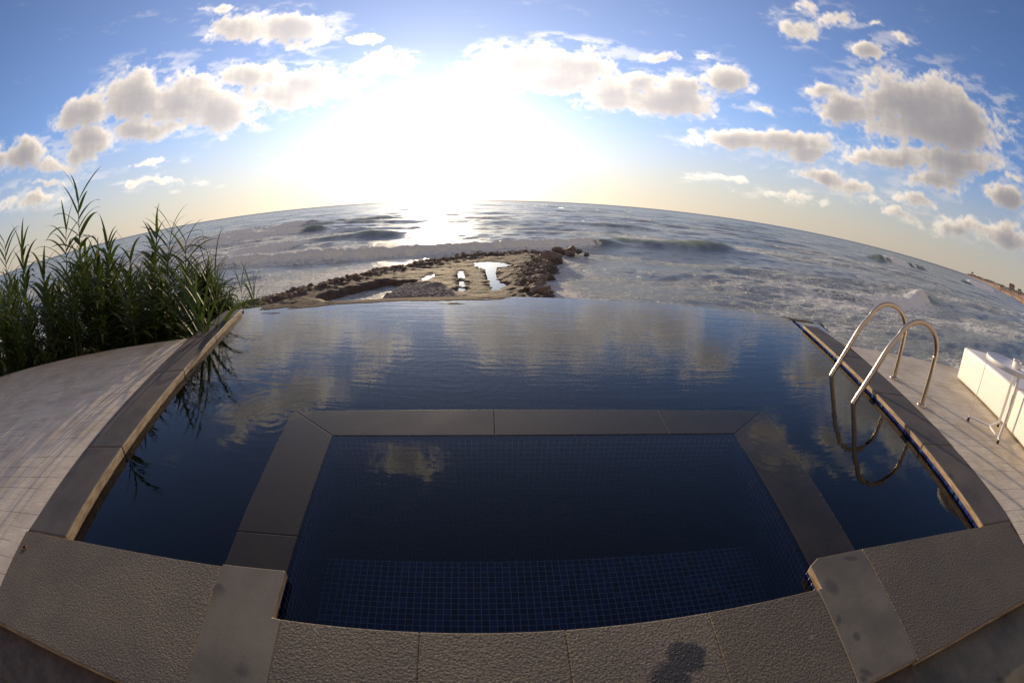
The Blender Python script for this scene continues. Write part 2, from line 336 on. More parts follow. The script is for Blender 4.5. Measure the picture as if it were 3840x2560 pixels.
def deck_mat():
    m, n, b = mat('limed_deck_boards'); uv = n.new('ShaderNodeUVMap').outputs[0]
    br = n.new('ShaderNodeTexBrick'); n.put(br.inputs['Vector'], uv); br.offset = .37; br.offset_frequency = 2; br.squash = 1
    br.inputs['Scale'].default_value = 1; br.inputs['Mortar Size'].default_value = .0016; br.inputs['Mortar Smooth'].default_value = .1
    br.inputs['Brick Width'].default_value = .92; br.inputs['Row Height'].default_value = .105
    br.inputs['Color1'].default_value = (0, 0, 0, 1); br.inputs['Color2'].default_value = (1, 1, 1, 1); br.inputs['Mortar'].default_value = (.5, .5, .5, 1)
    gr = n.noise(n.vmath('MULTIPLY', uv, (6, 130, 1)), 1, 6, .65); pat = n.noise(uv, 3.5, 6, .65)
    gap = n.math('MULTIPLY', br.outputs['Fac'], n.rng(n.noise(n.vmath('MULTIPLY', uv, (1.3, 9, 1)), 1, 2, .5), .42, .56))
    c = n.mix(n.rng(gr, .3, .7), (.53, .45, .32), (.82, .72, .54))
    c = n.mix(n.rng(pat, .4, .7), c, (.50, .41, .28)); c = n.mix(n.math('MULTIPLY', br.outputs['Color'], .25), c, (.46, .40, .37))
    c = n.mix(n.math('MULTIPLY', br.outputs['Fac'], .2), c, (.2, .15, .13)); c = n.mix(gap, c, (.03, .025, .02))
    n.put(b.inputs['Base Color'], c); b.inputs['Roughness'].default_value = .62
    n.put(b.inputs['Normal'], n.bump(n.math('SUBTRACT', gr, n.math('MULTIPLY', br.outputs['Fac'], 1.5)), .35, .003)); return m
def simple(name, c, rough=.5, metal=0.0, bump=0.0, bs=60, var=.0, spec=None):
    m, n, b = mat(name); tc = n.new('ShaderNodeTexCoord').outputs['Object']
    ns = n.noise(tc, bs*.15, 4, .6)
    n.put(b.inputs['Base Color'], n.mix(n.rng(ns, .3, .7), tuple(x*(1-var) for x in c), tuple(min(1, x*(1+var)) for x in c)))
    b.inputs['Roughness'].default_value = rough; b.inputs['Metallic'].default_value = metal
    if bump: n.put(b.inputs['Normal'], n.bump(n.noise(tc, bs, 4, .6), bump, .003))
    return m
M_rough, M_fine = stone_rough(), stone_fine()
M_rim = stone_fine('wet_polished_basalt', (.009, .0075, .006), (.027, .022, .016), coat=.6, rough=.8)
M_tile = tile_mat(); M_tile2 = tile_mat('blue_mosaic_dark_grout', (.09, .10, .12)); M_deck = deck_mat()
M_paving = stone_fine('weathered_paving', (.055, .047, .030), (.165, .135, .085), rough=.75)
M_steel = simple('stainless_steel', (.66, .54, .40), .28, 1.0, .02, 8, .06)
M_white = simple('white_powder_coat', (.78, .76, .73), .35, 0, 0, 30, .02)
M_leather = simple('white_leatherette', (.84, .80, .73), .42, 0, .12, 220, .02)
M_rubber = simple('dark_rubber', (.03, .025, .025), .6)
M_rust = simple('rusty_iron', (.12, .055, .03), .8, 0, .3, 200, .3)
M_black = simple('hollow_shade', (.006, .005, .005), .9)

# ------------------------------------------------------------------ the pool
ZW = -.050           # pool water level
pool = link('infinity_pool', None, loc=(CX, CY+7.5, 0), label='curved infinity pool with dark stone coping and navy mosaic walls above the sea', cat='pool')
def adopt(o, p):
    o.parent = p; o.matrix_parent_inverse = Matrix.Translation(-p.location); return o
def bpart(name, bm, m, parent, **kw): return adopt(bm_obj(name, bm, m, **kw), parent)
RN, RT, RO_, RF = 5.70, 6.10, 6.24, 10.0     # near outer, tub inner near, pool inner near, far spill edge
def slab(pts, m, bev=.0045, z0=-.032, z1=0.0, segs=3, name='coping_slab', label=None, g=.0016):
    bm = bmesh.new()
    # shrink by the joint gap
    polar_slab(bm, pts, z0, z1)
    return bpart(name, bm, m, pool, bevel=bev, segs=segs, label=label)
J = .005  # half joint, degrees
slab([(-22.4, RN+.03), (-11.75-J, RN+.03), (-11.75-J, RO_+.04), (-19.6, RO_+.04), (-22.4, RO_+.04)], M_rough, label='rough coping slab with a rusty socket, beside left deck')
slab([(-11.75+J, RN+.01), (-9.35-J, RN+.01), (-9.35-J, RT), (-9.62, RT+.002), (-9.62, RO_+.055), (-11.75+J, RO_+.05)], M_fine, label='smooth coping slab left of the tub')
for a, b_ in ((-9.35, -5.66), (-5.66, -2.12), (-2.12, 1.72), (1.72, 5.55)):
    slab([(a+J, RN), (b_-J, RN), (b_-J, RT), (a+J, RT)], M_rough)
slab([(5.55+J, RN-.02), (8.25-J, RN-.02), (8.25-J, RO_), (6.15, RO_), (5.72, RO_-.03), (5.72, RT), (5.55+J, RT)], M_fine, label='smooth stained coping slab right of the tub')
slab([(8.25+J, RN-.03), (19.3, RN-.03), (19.1, RO_-.03), (16.4, RO_-.03), (8.25+J, RO_)], M_rough, label='rough coping slab at the near right pool corner')
def side(phi, sgn, rs, wid, pin):
    for (r0, r1) in zip(rs, rs[1:]):
        bm = bmesh.new(); g_ = .002
        def c(r, off):   # point at the inner edge ray, offset outward
            return r
        P = []
        for r, o in ((r0+g_, 0), (r1-g_, 0), (r1-g_, 1), (r0+g_, 1)):
            dphi = math.degrees(wid(r)/r)*sgn*o; P.append((pin(r)+dphi, r))
        lo = [bm.verts.new(pol(p, r, -.054 if sgn < 0 else -.036)) for p, r in P]; hi = [bm.verts.new(pol(p, r, 0)) for p, r in P]
        bm.faces.new(hi); bm.faces.new(lo[::-1])
        for i in range(4): bm.faces.new((lo[i], lo[(i+1) % 4], hi[(i+1) % 4], hi[i]))
        bpart('coping_slab', bm, M_side, pool, bevel=.009, segs=3)
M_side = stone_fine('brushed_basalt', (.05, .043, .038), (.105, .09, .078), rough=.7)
side(-19.5, -1, (6.285, 7.02, 8.10, 8.93, 9.90), lambda r: .30-.10*max(0, (r-8.9)), lambda r: -19.5)
def rin(r): return 16.62
side(16.6, 1, (6.215, 7.02, 7.79, 8.62, 9.60), lambda r: .315 if r < 9 else .20, lambda r: 16.62)
# socket in the left slab
hp = Vector((-1.917, .272, 0))
bm = bmesh.new(); lathe_bm(bm, (hp.x, hp.y, .0005), [(.011, 0), (.012, .003), (.017, .003), (.0185, .0)], 24); bpart('anchor_socket', bm, M_rust, pool, smooth=True)
bm = bmesh.new(); lathe_bm(bm, (hp.x, hp.y, .0015), [(0, 0), (.0115, 0)], 24); bpart('socket_shade_disc', bm, M_black, pool)  # flat black disc painted in for the shade inside the hole

# mosaic walls with metre UVs
tub_now = [None]
class Wall:
    def __init__(s): s.V = []; s.F = []; s.U = []
    def strip(s, pts, z0, z1):
        d = 0; prev = None
        for p, r in pts:
            a = pol(p, r, z1)
            if prev is not None:
                dd = (Vector(a)-prev).length; i = len(s.V)
                s.V += [(*prev[:2], z0), (*prev[:2], z1), (a.x, a.y, z1), (a.x, a.y, z0)]; s.U += [(d, z0), (d, z1), (d+dd, z1), (d+dd, z0)]
                s.F.append((i, i+1, i+2, i+3)); d += dd
            prev = Vector((a.x, a.y, z1))
    def flat(s, p0, p1, r0, r1, z, n=40):
        rm = (r0+r1)/2
        for k in range(n):
            a, b_ = p0+(p1-p0)*k/n, p0+(p1-p0)*(k+1)/n; i = len(s.V)
            for p, r in ((a, r0), (b_, r0), (b_, r1), (a, r1)):
                s.V.append(tuple(pol(p, r, z))); s.U.append((R(p)*rm, r))
            s.F.append((i, i+1, i+2, i+3))
    def make(s, name, parent, m=None):
        return adopt(link(name, np_mesh(name, s.V, s.F, False, uv=s.U), m or (M_tile if parent is tub_now[0] else M_tile2)), parent)
def arc(p0, p1, r, n=30): return [(p0+(p1-p0)*k/n, r) for k in range(n+1)]
PL, PR = -19.52, 16.66
wl = Wall(); wl.strip([(PL, RO_+.05), (PL, RF-.02)], -1.35, -.034); wl.make('tiled_wall', pool)
wl = Wall(); wl.strip([(PR, RO_-.0), (PR, RF-.02)], -1.35, -.034); wl.make('tiled_wall', pool)
wl = Wall(); wl.strip([(PL, RO_+.046)]+arc(-18, -11.95, RO_+.046, 8), -1.35, -.034); wl.make('tiled_wall', pool)
wl = Wall(); wl.strip(arc(8.3, 16.62, RO_-.001, 10), -1.35, -.034); wl.make('tiled_wall', pool)
wl = Wall(); wl.strip(arc(PL, 18.6, RF-.24), -1.35, -.075); wl.make('tiled_wall', pool)
wl = Wall(); wl.flat(PL-.5, PR+.5, RO_-.1, RF, -1.35, 60); wl.make('pool_floor', pool)
wl = Wall(); wl.strip(arc(-20.9, 19.4, RF+.12), -3.6, -.12); wl.make('outer_wall', pool, M_side)
# spill edge: stone lip a hair under water, drying in patches
PHI = np.linspace(-20.9, 19.2, 900); RR = np.linspace(RF-.26, RF+.13, 60)
PP, RG = np.meshgrid(PHI, RR); arcx = np.radians(PP)*RF
nz = fbm(arcx*3.0+5, RG*9, 5, 3); big = fbm(arcx*.9+2, RG*2.2, 2, 8)
ZL = np.full(PP.shape, ZW-.012)
leftm = sstep(-19.5, -16.5, PP)*sstep(-.5, -4.5, PP); rm = sstep(15.0, 16.2, PP)
outer = sstep(RF-.13, RF-.02, RG)
dry = (nz-.5)*.05+(big-.50)*.06+outer*.013+.003
ZL = np.where(True, ZW-.008+np.clip(np.where(leftm > 0, dry*leftm, 0)+np.where(rm > 0, (dry-.004)*rm, 0), -.004, .016), ZL)
ZL = np.minimum(ZL, ZW+.004)
ZL = ZL-.05*sstep(RF+.09, RF+.13, RG)
V = np.stack([CX+RG*np.sin(np.radians(PP)), CY+RG*np.cos(np.radians(PP)), ZL], -1).reshape(-1, 3)
M_lip = stone_fine('damp_sandstone', (.085, .058, .036), (.15, .105, .068), rough=.85); M_lip.node_tree.nodes['Principled BSDF'].inputs['Specular IOR Level'].default_value = .12
adopt(link('spill_edge', np_mesh('spill_edge', V, grid_faces(60, 900)), M_lip), pool)

# pool water
def ripple_pool(n, tc):
    # long crests running across, wind ripples, a few ring systems
    w1 = n.noise(n.vmath('MULTIPLY', tc, (1.6, 13.0, 1)), 1.0, 3, .55, dist=.6)
    w2 = n.noise(n.vmath('MULTIPLY', tc, (7, 26, 1)), 1.0, 3, .55, dist=.4)
    fy = n.new('ShaderNodeSeparateXYZ'); n.put(fy.inputs[0], tc)
    far = n.rng(fy.outputs[1], 1.2, 3.4)
    h = n.math('ADD', n.math('MULTIPLY', w1, n.math('ADD', .0005, n.math('MULTIPLY', far, .0012))), n.math('MULTIPLY', w2, n.math('ADD', .00022, n.math('MULTIPLY', far, .00045))))
    for (x, y, k, amp, rad) in ((-1.25, 1.75, 95, .00010, .7), (-.35, 2.45, 80, .00009, .8), (1.9, 1.9, 100, .00005, .6)):
        d = n.vmath('LENGTH', n.vmath('SUBTRACT', tc, (x, y, ZW)), out=1)
        s_ = n.math('SINE', n.math('MULTIPLY', d, k)); e = n.rng(d, rad, .1)
        h = n.math('ADD', h, n.math('MULTIPLY', n.math('MULTIPLY', s_, e), amp))
    return h
def ripple_tub(n, tc):
    return n.math('MULTIPLY', n.noise(n.vmath('MULTIPLY', tc, (5, 14, 1)), 1.0, 3, .55, dist=.5), .0006)
M_pw = water_mat('pool_water_surface', ripple_pool, (.9, .94, .96)); M_tw = water_mat('tub_water_surface', ripple_tub, (.92, .95, .96))
M_under = bpy.data.materials.new('water_body_side'); M_under.use_nodes = True
_n = NT(M_under.node_tree); _n.n.remove(_n.n['Principled BSDF']); _t = _n.new('ShaderNodeBsdfTransparent'); _n.l.new(_t.outputs[0], _n.n['Material Output'].inputs[0])
def add_absorb(m, c, d):
    n = NT(m.node_tree); a = n.new('ShaderNodeVolumeAbsorption'); a.inputs[0].default_value = (*c, 1); a.inputs[1].default_value = d
    n.l.new(a.outputs[0], n.n['Material Output'].inputs['Volume'])
M_under2 = M_under.copy()
for _m in (M_pw, M_under): add_absorb(_m, (.04, .20, .46), 6.0)
for _m in (M_tw, M_under2): add_absorb(_m, (.10, .20, .36), 2.9)
def body(name, V, F, z, zb, m):
    # close the sheet into a water body down to just above the floor
    from collections import Counter
    key = {}; idx = []; NV = []
    for v in V:
        k_ = (round(v[0], 4), round(v[1], 4))
        if k_ not in key: key[k_] = len(NV); NV.append((v[0], v[1], z))
        idx.append(key[k_])
    F = [tuple(idx[i] for i in f) for f in F]; E = Counter()
    for f in F:
        for a, b in zip(f, f[1:]+f[:1]): E[(a, b)] += 1
    N = len(NV); V2 = NV+[(x, y, zb) for x, y, _ in NV]; FF = list(F)+[tuple(i+N for i in f[::-1]) for f in F]; nt = len(F)
    for (a, b) in list(E):
        if (b, a) not in E: FF.append((b, a, a+N, b+N))
    me = np_mesh(name, V2, FF, False); me.materials.append(m); me.materials.append(M_under if m is M_pw else M_under2)
    mi = np.ones(len(FF), np.int32); mi[:nt] = 0; me.polygons.foreach_set('material_index', mi)
    return me
def sheet(name, parts, z, m, label=None, zb=None):
    V = []; F = []
    for (p0, p1, r0, r1) in parts:
        n_ = max(2, int(abs(p1-p0)/.4)); k = 2 if r1-r0 < 1 else 14
        for a in range(n_+1):
            for b_ in range(k+1):
                V.append(tuple(pol(p0+(p1-p0)*a/n_, r0+(r1-r0)*b_/k, z)))
        base = len(V)-(n_+1)*(k+1)
        for a in range(n_):
            for b_ in range(k):
                i = base+a*(k+1)+b_; F.append((i, i+k+1, i+k+2, i+1))
    if zb is not None: return link(name, body(name, V, F, z, zb, m), kind='structure')
    return link(name, np_mesh(name, V, F, True), m, kind='structure')
RIML, RIMR, RIMF, TL, TR, TF = -11.95, 8.33, 7.46, -9.75, 6.05, 7.20
def pool_grid():
    ph = [PL+.004]+list(np.linspace(PL+.5, RIML+.02, 16))+list(np.linspace(RIML+.5, RIMR-.5, 40))+list(np.linspace(RIMR-.02, PR-.5, 16))+[PR-.004]
    rr = [RO_+.003, RO_+.049]+list(np.linspace(RO_+.2, RIMF-.003, 6))+list(np.linspace(RIMF+.2, RF+.10, 12)); V = []; F = []
    for a in ph:
        for r in rr: V.append(tuple(pol(a, r, ZW)))
    m_ = len(rr)
    for a in range(len(ph)-1):
        for b_ in range(m_-1):
            pm, rm_ = (ph[a]+ph[a+1])/2, (rr[b_]+rr[b_+1])/2
            if RIML < pm < RIMR and rm_ < RIMF-.003: continue
            if pm < 0 and rm_ < RO_+.049: continue
            i = a*m_+b_; F.append((i, i+m_, i+m_+1, i+1))
    return V, F
_V, _F = pool_grid(); link('pool_water', body('pool_water', _V, _F, ZW, -1.345, M_pw), kind='structure')
# thin film carried over the ends of the spill edge
sheet('pool_water', [(-20.6, PL+.003, 9.88, RF+.10), (PR-.003, 18.9, 9.62, RF+.10)], ZW, M_pw)

# ------------------------------------------------------------------ hot tub inside the pool
tub = link('hot_tub', None, loc=(CX, CY+6.8, 0), label='sunken hot tub with wide dark wet stone rim and blue mosaic bench', cat='hot tub')
tub_now[0] = tub
ZR = ZW+.009
def rimslab(pts, label=None):
    bm = bmesh.new(); polar_slab(bm, pts, ZR-.05, ZR, .7)
    bpart('rim_slab', bm, M_rim, tub, bevel=.004, segs=3, label=label)
e = .001
rimslab([(RIML+.15, RIMF), (RIML, RIMF-.03), (RIML+.02, 6.55), (TL, 6.55), (TL, TF)][0:2]+[(RIML, 6.50+e), (TL, 6.50+e), (TL, TF)])
rimslab([(RIML, 6.50-e*.2), (RIML, RO_-.02), (TL, RO_-.02), (TL, 6.50-e*.2)])
rimslab([(RIML+.155, RIMF), (TL+.004, TF+.0005), (-3.58-.0035, TF), (-3.58-.0035, RIMF)])
rimslab([(-3.58+.0035, RIMF), (-3.58+.0035, TF), (3.14-.0035, TF), (3.14-.0035, RIMF)])
rimslab([(3.14+.0035, RIMF), (3.14+.0035, TF), (TR-.002, TF+.0005), (RIMR-.155, RIMF)])
rimslab([(RIMR-.15, RIMF), (TR, TF), (TR, RO_-.06), (RIMR, RO_-.06), (RIMR, RIMF-.03)])
# outer faces of the tub in the pool
wl = Wall(); wl.strip([(RIML+.06, RO_+.05), (RIML+.06, RIMF-.012)]+arc(RIML+.2, RIMR-.2, RIMF-.012, 20)+[(RIMR-.06, RIMF-.012), (RIMR-.06, RO_)], -1.35, ZR-.045); wl.make('outer_tiling', tub)
TI0, TI1, TFI = TL+.02, TR-.02, TF-.003
wl = Wall(); wl.strip([(TI0, RT+.0), (TI0, TFI)]+arc(TI0+.1, TI1-.1, TFI, 20)+[(TI1, TFI), (TI1, RT+.0)], -1.42, ZR-.021)
wl.strip(arc(TI0, TI1, RT-.0005, 20), -1.42, -.033); wl.make('inner_tiling', tub)
wl = Wall(); wl.strip([(TI0, RT), (TI0, RO_+.05)], ZR-.05, -.033); wl.make('side_tiling', tub)
wl = Wall(); wl.strip([(TI1-.3, RT), (TI1-.3, RO_-.03)], ZR-.05, -.033); wl.make('side_tiling', tub)
wl = Wall(); wl.flat(TI0, TI1, RT-.01, TFI, -1.42); wl.make('tub_floor', tub)
wl = Wall(); wl.flat(TI0, TI1, RT, 6.69, -.35); wl.strip(arc(TI0, TI1, 6.69, 24), -1.42, -.35); wl.make('bench_seat', tub)
sheet('hot_tub_water', [(TI0-.1, TI1+.1, RT+.001, TFI+.02)], ZR-.0025, M_tw, zb=-1.415)

# ------------------------------------------------------------------ decks, paving
def deck(name, parts, z=-.003, th=.06):
    V = []; F = []; U = []
    for p0, p1, r0, r1, fn in parts:
        n_ = int(abs(p1-p0)/.8)+1; k = 13 if r1-r0 > 1 else 3
        for a in range(n_+1):
            t = a/n_
            for b_ in range(k+1):
                r = r0+(r1-r0)*b_/k; ph0 = fn(r) if fn else p0; p = ph0+(p1-ph0)*t
                V.append(tuple(pol(p, r, z))); U.append((R(p)*7.5, r))
        base = len(V)-(n_+1)*(k+1)
        for a in range(n_):
            for b_ in range(k):
                i = base+a*(k+1)+b_; F.append((i, i+k+1, i+k+2, i+1))
        # outer skirt
        for a in range(n_):
            i0 = base+a*(k+1)+k; i1 = base+(a+1)*(k+1)+k; j = len(V)
            for i in (i0, i1):
                x, y, zz = V[i]; V.append((x, y, zz-.9)); U.append((U[i][0], U[i][1]+.9))
            F.append((i0, j, j+1, i1))
    return link(name, np_mesh(name, V, F, False, uv=U), M_deck, kind='structure')
wout = lambda r: -19.5-math.degrees(.296/r) if r > 6.28 else -22.41
deck('deck', [(-22, -118, 4.9, 8.94, wout)])
wout2 = lambda r: 16.7+math.degrees(.311/r) if r > 6.2 else 19.3
deck('deck', [(20, 118, 4.6, 9.0, wout2)])
bm = bmesh.new(); polar_slab(bm, [(-60, 3.0), (60, 3.0), (60, RN+.02), (-60, RN+.02)], -.4, -.045, 2)
bm_obj('paving', bm, M_paving, kind='structure')
bm = bmesh.new(); polar_slab(bm, [(-22.4, RN-.2), (8.25, RN-.2), (8.25, RN+.06), (-22.4, RN+.06)], -.25, -.034, 1)
bpart('coping_bed', bm, simple('brown_mortar', (.085, .060, .038), .85, 0, .5, 120, .3), pool)

# ------------------------------------------------------------------ pool ladder
lad = link('pool_ladder', None, loc=(3.05, 2.0, 0), label='stainless steel pool ladder with two looped handrails on the right coping', cat='ladder')
def rail(fx, wx):
    f = Vector((*fx, 0)); w_ = Vector((*wx, 0)); u = (w_-f).normalized()
    pr = [(0, 0), (0, .12), (0, .26), (.002, .36)]
    for k in range(0, 15):
        t = math.pi-k/14*(math.pi*.87); pr.append((.222+.222*math.cos(t), .375+.213*math.sin(t)))
    pr += [(.50, .36), (.58, .185), (.66, .0), (.685, -.07), (.70, -.14), (.70, -.3), (.70, -.6), (.70, -.95)]
    return f, u, [f+u*s+Vector((0, 0, z)) for s, z in pr]
for fx, wx in (((3.139, 2.248), (2.502, 2.463)), ((2.960, 1.739), (2.331, 1.975))):
    f, u, P = rail(fx, wx)
    # smooth resample
    Q = []
    for i in range(len(P)-1):
        p0, p1, p2, p3 = P[max(i-1, 0)], P[i], P[i+1], P[min(i+2, len(P)-1)]
        for k in range(4):
            t = k/4; Q.append(.5*((2*p1)+(p2-p0)*t+(2*p0-5*p1+4*p2-p3)*t*t+(3*p1-p0-3*p2+p3)*t**3))
    Q.append(P[-1])
    bm = bmesh.new(); tube_bm(bm, Q, .0205, 16); o = bpart('handrail', bm, M_steel, lad, smooth=True)
    bm = bmesh.new(); lathe_bm(bm, (f.x, f.y, -.003), [(.043, 0), (.045, .006), (.040, .013), (.026, .019), (.0206, .021)], 32); bpart('flange', bm, M_steel, lad, smooth=True)
    lastp = Q[-1]
for k, z in enumerate((-.30, -.55, -.80)):
    a = rail((3.139, 2.248), (2.502, 2.463))[2][-1]; b_ = rail((2.960, 1.739), (2.331, 1.975))[2][-1]
    u = (b_-a); L = u.length; u.normalize(); v = Vector((-u.y, u.x, 0))
    M = Matrix(((u.x, v.x, 0, a.x-v.x*.04), (u.y, v.y, 0, a.y-v.y*.04), (0, 0, 1, z), (0, 0, 0, 1)))
    bm = bmesh.new(); box_bm(bm, M, L, .08, .025); bpart('tread', bm, M_steel, lad, bevel=.006)

# ------------------------------------------------------------------ white lounge benches
def bench(c0, L, label, cut=False):
    u = Vector((-.452, -.892, 0)); n_ = Vector((.892, -.452, 0)); D_, H_ = .64, .325
    root = link('lounge_bench', None, loc=(c0[0], c0[1], 0), label=label, cat='bench', group='white lounge benches on right deck')
    M = Matrix(((u.x, n_.x, 0, c0[0]), (u.y, n_.y, 0, c0[1]), (0, 0, 1, 0), (0, 0, 0, 1)))
    bm = bmesh.new(); box_bm(bm, M @ Matrix.Translation((0, 0, .012)), L, D_, H_-.012)
    bmesh.ops.bevel(bm, geom=bm.edges[:], offset=.028, segments=5, profile=.6, affect='EDGES')
    o = bpart('upholstery', bm, M_leather, root, smooth=True)
    # seam piping round the top and down the front corners
    bm = bmesh.new(); zt = H_-.013; i = .006
    loop = [(.03, i, zt), (L-.03, i, zt), (L-i, .03, zt), (L-i, D_-.03, zt), (L-.03, D_-i, zt), (.03, D_-i, zt), (i, D_-.03, zt), (i, .03, zt), (.03, i, zt)]
    tube_bm(bm, [M @ Vector(p) for p in loop], .0042, 8)
    bpart('piping', bm, M_leather, root, smooth=True)
    for x in (.08, L-.08):
        for y in (.08, D_-.08):
            bm = bmesh.new(); p = M @ Vector((x, y, 0)); lathe_bm(bm, p, [(0, -.002), (.02, -.002), (.02, .014), (0, .014)], 16); bpart('foot', bm, M_rubber, root)
bench((4.31, 2.151), 1.10, 'white upholstered lounge bench standing at the seaward end of the right deck')
bench((3.802, 1.148), 1.10, 'nearer white upholstered lounge bench cut off by the right edge, behind the side table')

# ------------------------------------------------------------------ side table
T0 = Vector((3.45, 1.19, 0))
tab = link('side_table', None, loc=T0, label='small round white metal side table on three thin legs in front of the benches', cat='table')
bm = bmesh.new(); lathe_bm(bm, (T0.x, T0.y, 0), [(0, .484), (.232, .484), (.246, .488), (.25, .496), (.25, .514), (.246, .521), (.240, .522), (.236, .517), (0, .517)], 56)
bpart('table_top', bm, M_white, tab, smooth=True, bevel=0)
F1, F2, F3 = Vector((3.334, 1.400, 0)), Vector((3.337, 1.024, 0)), Vector((3.715, 1.206, 0)); J0 = Vector((3.462, 1.21, 0))
for Fp in (F1, F2, F3):
    bm = bmesh.new(); lathe_bm(bm, (Fp.x, Fp.y, -.002), [(0, 0), (.013, 0), (.014, .022), (.009, .026), (0, .026)], 16); bpart('foot', bm, M_rubber, tab, smooth=True)
    bm = bmesh.new(); u = (J0-Fp); L = u.length; u.normalize(); v = Vector((-u.y, u.x, 0))
    M = Matrix(((u.x, v.x, 0, Fp.x-v.x*.009-u.x*.009), (u.y, v.y, 0, Fp.y-v.y*.009-u.y*.009), (0, 0, 1, .024), (0, 0, 0, 1))); box_bm(bm, M, L+.009, .018, .013)
    bpart('base_arm', bm, M_white, tab, bevel=.002)
bm = bmesh.new(); tube_bm(bm, [F1+Vector((0, 0, .03)), F1+Vector((.012, .0, .487))], .0036, 8); bpart('leg', bm, M_white, tab, smooth=True)
for Fp in (F2, F3):
    u = (J0-Fp).normalized(); v = Vector((-u.y, u.x, 0))
    M = Matrix(((u.x, v.x, 0, Fp.x-v.x*.014), (u.y, v.y, 0, Fp.y-v.y*.014), (0, 0, 1, .036), (0, 0, 0, 1)))
    bm = bmesh.new(); box_bm(bm, M, .011, .028, .449); bpart('leg', bm, M_white, tab, bevel=.002)
ac = (3.405, 1.10, .5172)
ash = link('ashtray', None, loc=ac, label='short white round ashtray standing on the side table', cat='ashtray')
bm = bmesh.new(); lathe_bm(bm, ac, [(0, 0), (.044, 0), (.047, .004), (.047, .046), (.042, .048), (.040, .044), (.039, .018), (0, .016)], 40); bpart('bowl', bm, M_white, ash, smooth=True)
for k in range(3):
    a = k*2.1+.6; bm = bmesh.new(); p = Vector((ac[0]+.043*math.cos(a), ac[1]+.043*math.sin(a), ac[2]+.049)); tube_bm(bm, [p+Vector((math.cos(a), math.sin(a), 0))*.007, p-Vector((math.cos(a), math.sin(a), 0))*.007], .004, 10); bpart('rest_notch', bm, M_steel, ash, smooth=True)
cc = (3.60, 1.18, .5172)
bm = bmesh.new(); lathe_bm(bm, cc, [(0, 0), (.026, 0), (.034, .012), (.037, .03), (.034, .034), (.03, .02), (0, .014)], 32)
o = bm_obj('small_bowl', bm, M_white, smooth=True, label='small white bowl at the right edge of the side table', cat='bowl')

# ------------------------------------------------------------------ land, rock platform
SEA = -3.5
PLAT = [(-16, 12), (-12.42, 17.27), (-11.4, 18.43), (-10.74, 20.14), (-9.25, 22.81), (-8.23, 25.46), (-6.54, 27.77), (-5.36, 29.33), (-3.83, 31.61), (-1.36, 33.63), (.68, 34.83), (2.6, 35.2), (3.25, 33.9), (3.1, 32.19), (2.28, 29.09), (1.67, 26.21), (1.33, 23.2), (1.55, 20.86), (1.67, 19.02), (2.6, 14), (9, 7.5), (13, 2), (15, -8), (-30, -12), (-26, 8)]
CHAN = [(-7.2, 17.0), (-8.6, 18.4), (-7.7, 20.2), (-6.6, 21.9), (-5.5, 21.7), (-5.9, 20.4), (-6.1, 19.0), (-5.9, 17.3)]
PUD1 = [(-2.52, 27.8), (-2.03, 28.87), (-.23, 28.87), (-.4, 27.05), (-1.06, 26.6), (-1.05, 24.58), (-.91, 22.85), (-.29, 20.71), (-.99, 19.99), (-1.22, 21.79), (-1.61, 25.83), (-2.13, 26.49)]
PUD2 = [(-3.26, 25.22), (-2.98, 25.74), (-2.45, 21.7), (-2.27, 19.39), (-2.52, 19.48), (-2.72, 21.68)]
PUD3 = [(-4.99, 22.67), (-4.63, 23.94), (-4.38, 23.36), (-4.61, 22.01)]
PEB = [(-5.66, 19.03), (-5.29, 20.48), (-3.84, 20.93), (-3.17, 19.45), (-2.53, 17.82), (-5.49, 17.42)]
def land_h(X, Y, detail=True):
    d = sdf_poly(X, Y, PLAT)+(fbm(X*.8, Y*.8, 4, 5)-.5)*1.6
    base = np.where(d > 0, -3.14+.0*d, -3.14+d*.9)
    ero = sstep(2.2, .3, d)*sstep(-1.5, .2, d)
    h = base+(fbm(X*1.1, Y*1.1, 4, 9)-.5)*.16+(fbm(X*.5, Y*3.2, 4, 10)-.5)*.06+ero*(fbm(X*2.6, Y*2.6, 5, 21, .65)-.42)*.34
    h += (fbm(X*6, Y*6, 3, 31)-.5)*(.03+ero*.18)
    # right bank is high rubble
    rb = np.exp(-((X-(1.0+.02*(Y-20)))/.9)**2)*sstep(37, 34, Y)*sstep(15, 18, Y); h += rb*(.16*fbm(X*1.5, Y*1.5, 4, 77)+.02)
    for poly, dep in ((PUD1, .16), (PUD2, .12), (PUD3, .10)):
        dd = sdf_poly(X, Y, poly)+(fbm(X*2.6, Y*2.6, 5, 13, .62)-.5)*1.3
        h = np.where(dd > -.25, h-dep*sstep(-.25, .22, dd), h)
    dc = sdf_poly(X, Y, CHAN)+(fbm(X*1.5, Y*1.5, 4, 14)-.5)*.6
    h = h-.55*sstep(-.7, .25, dc)
    dp = sdf_poly(X, Y, PEB); h = h+.06*sstep(-.3, .5, dp)
    # rise to the terrace foot on the left
    rc = np.hypot(X-CX, Y-CY); ph = np.degrees(np.arctan2(X-CX, Y-CY))
    left = sstep(-19.5, -24, ph)
    h = h+left*(2.62*sstep(15.5, 11.5, rc)-.0)
    return h
xs = np.arange(-30, 17, .13); ys = np.arange(-6, 38.5, .13)
XX, YY = np.meshgrid(xs, ys); HH = land_h(XX, YY)
rc = np.hypot(XX-CX, YY-CY); ph = np.degrees(np.arctan2(XX-CX, YY-CY))
HH = np.where((rc < 9.15), np.minimum(HH, -1.6), HH); HH = np.where((ph > -20.5) & (rc < 10.3), np.minimum(HH, -1.8), HH)
V = np.stack([XX, YY, HH], -1).reshape(-1, 3)
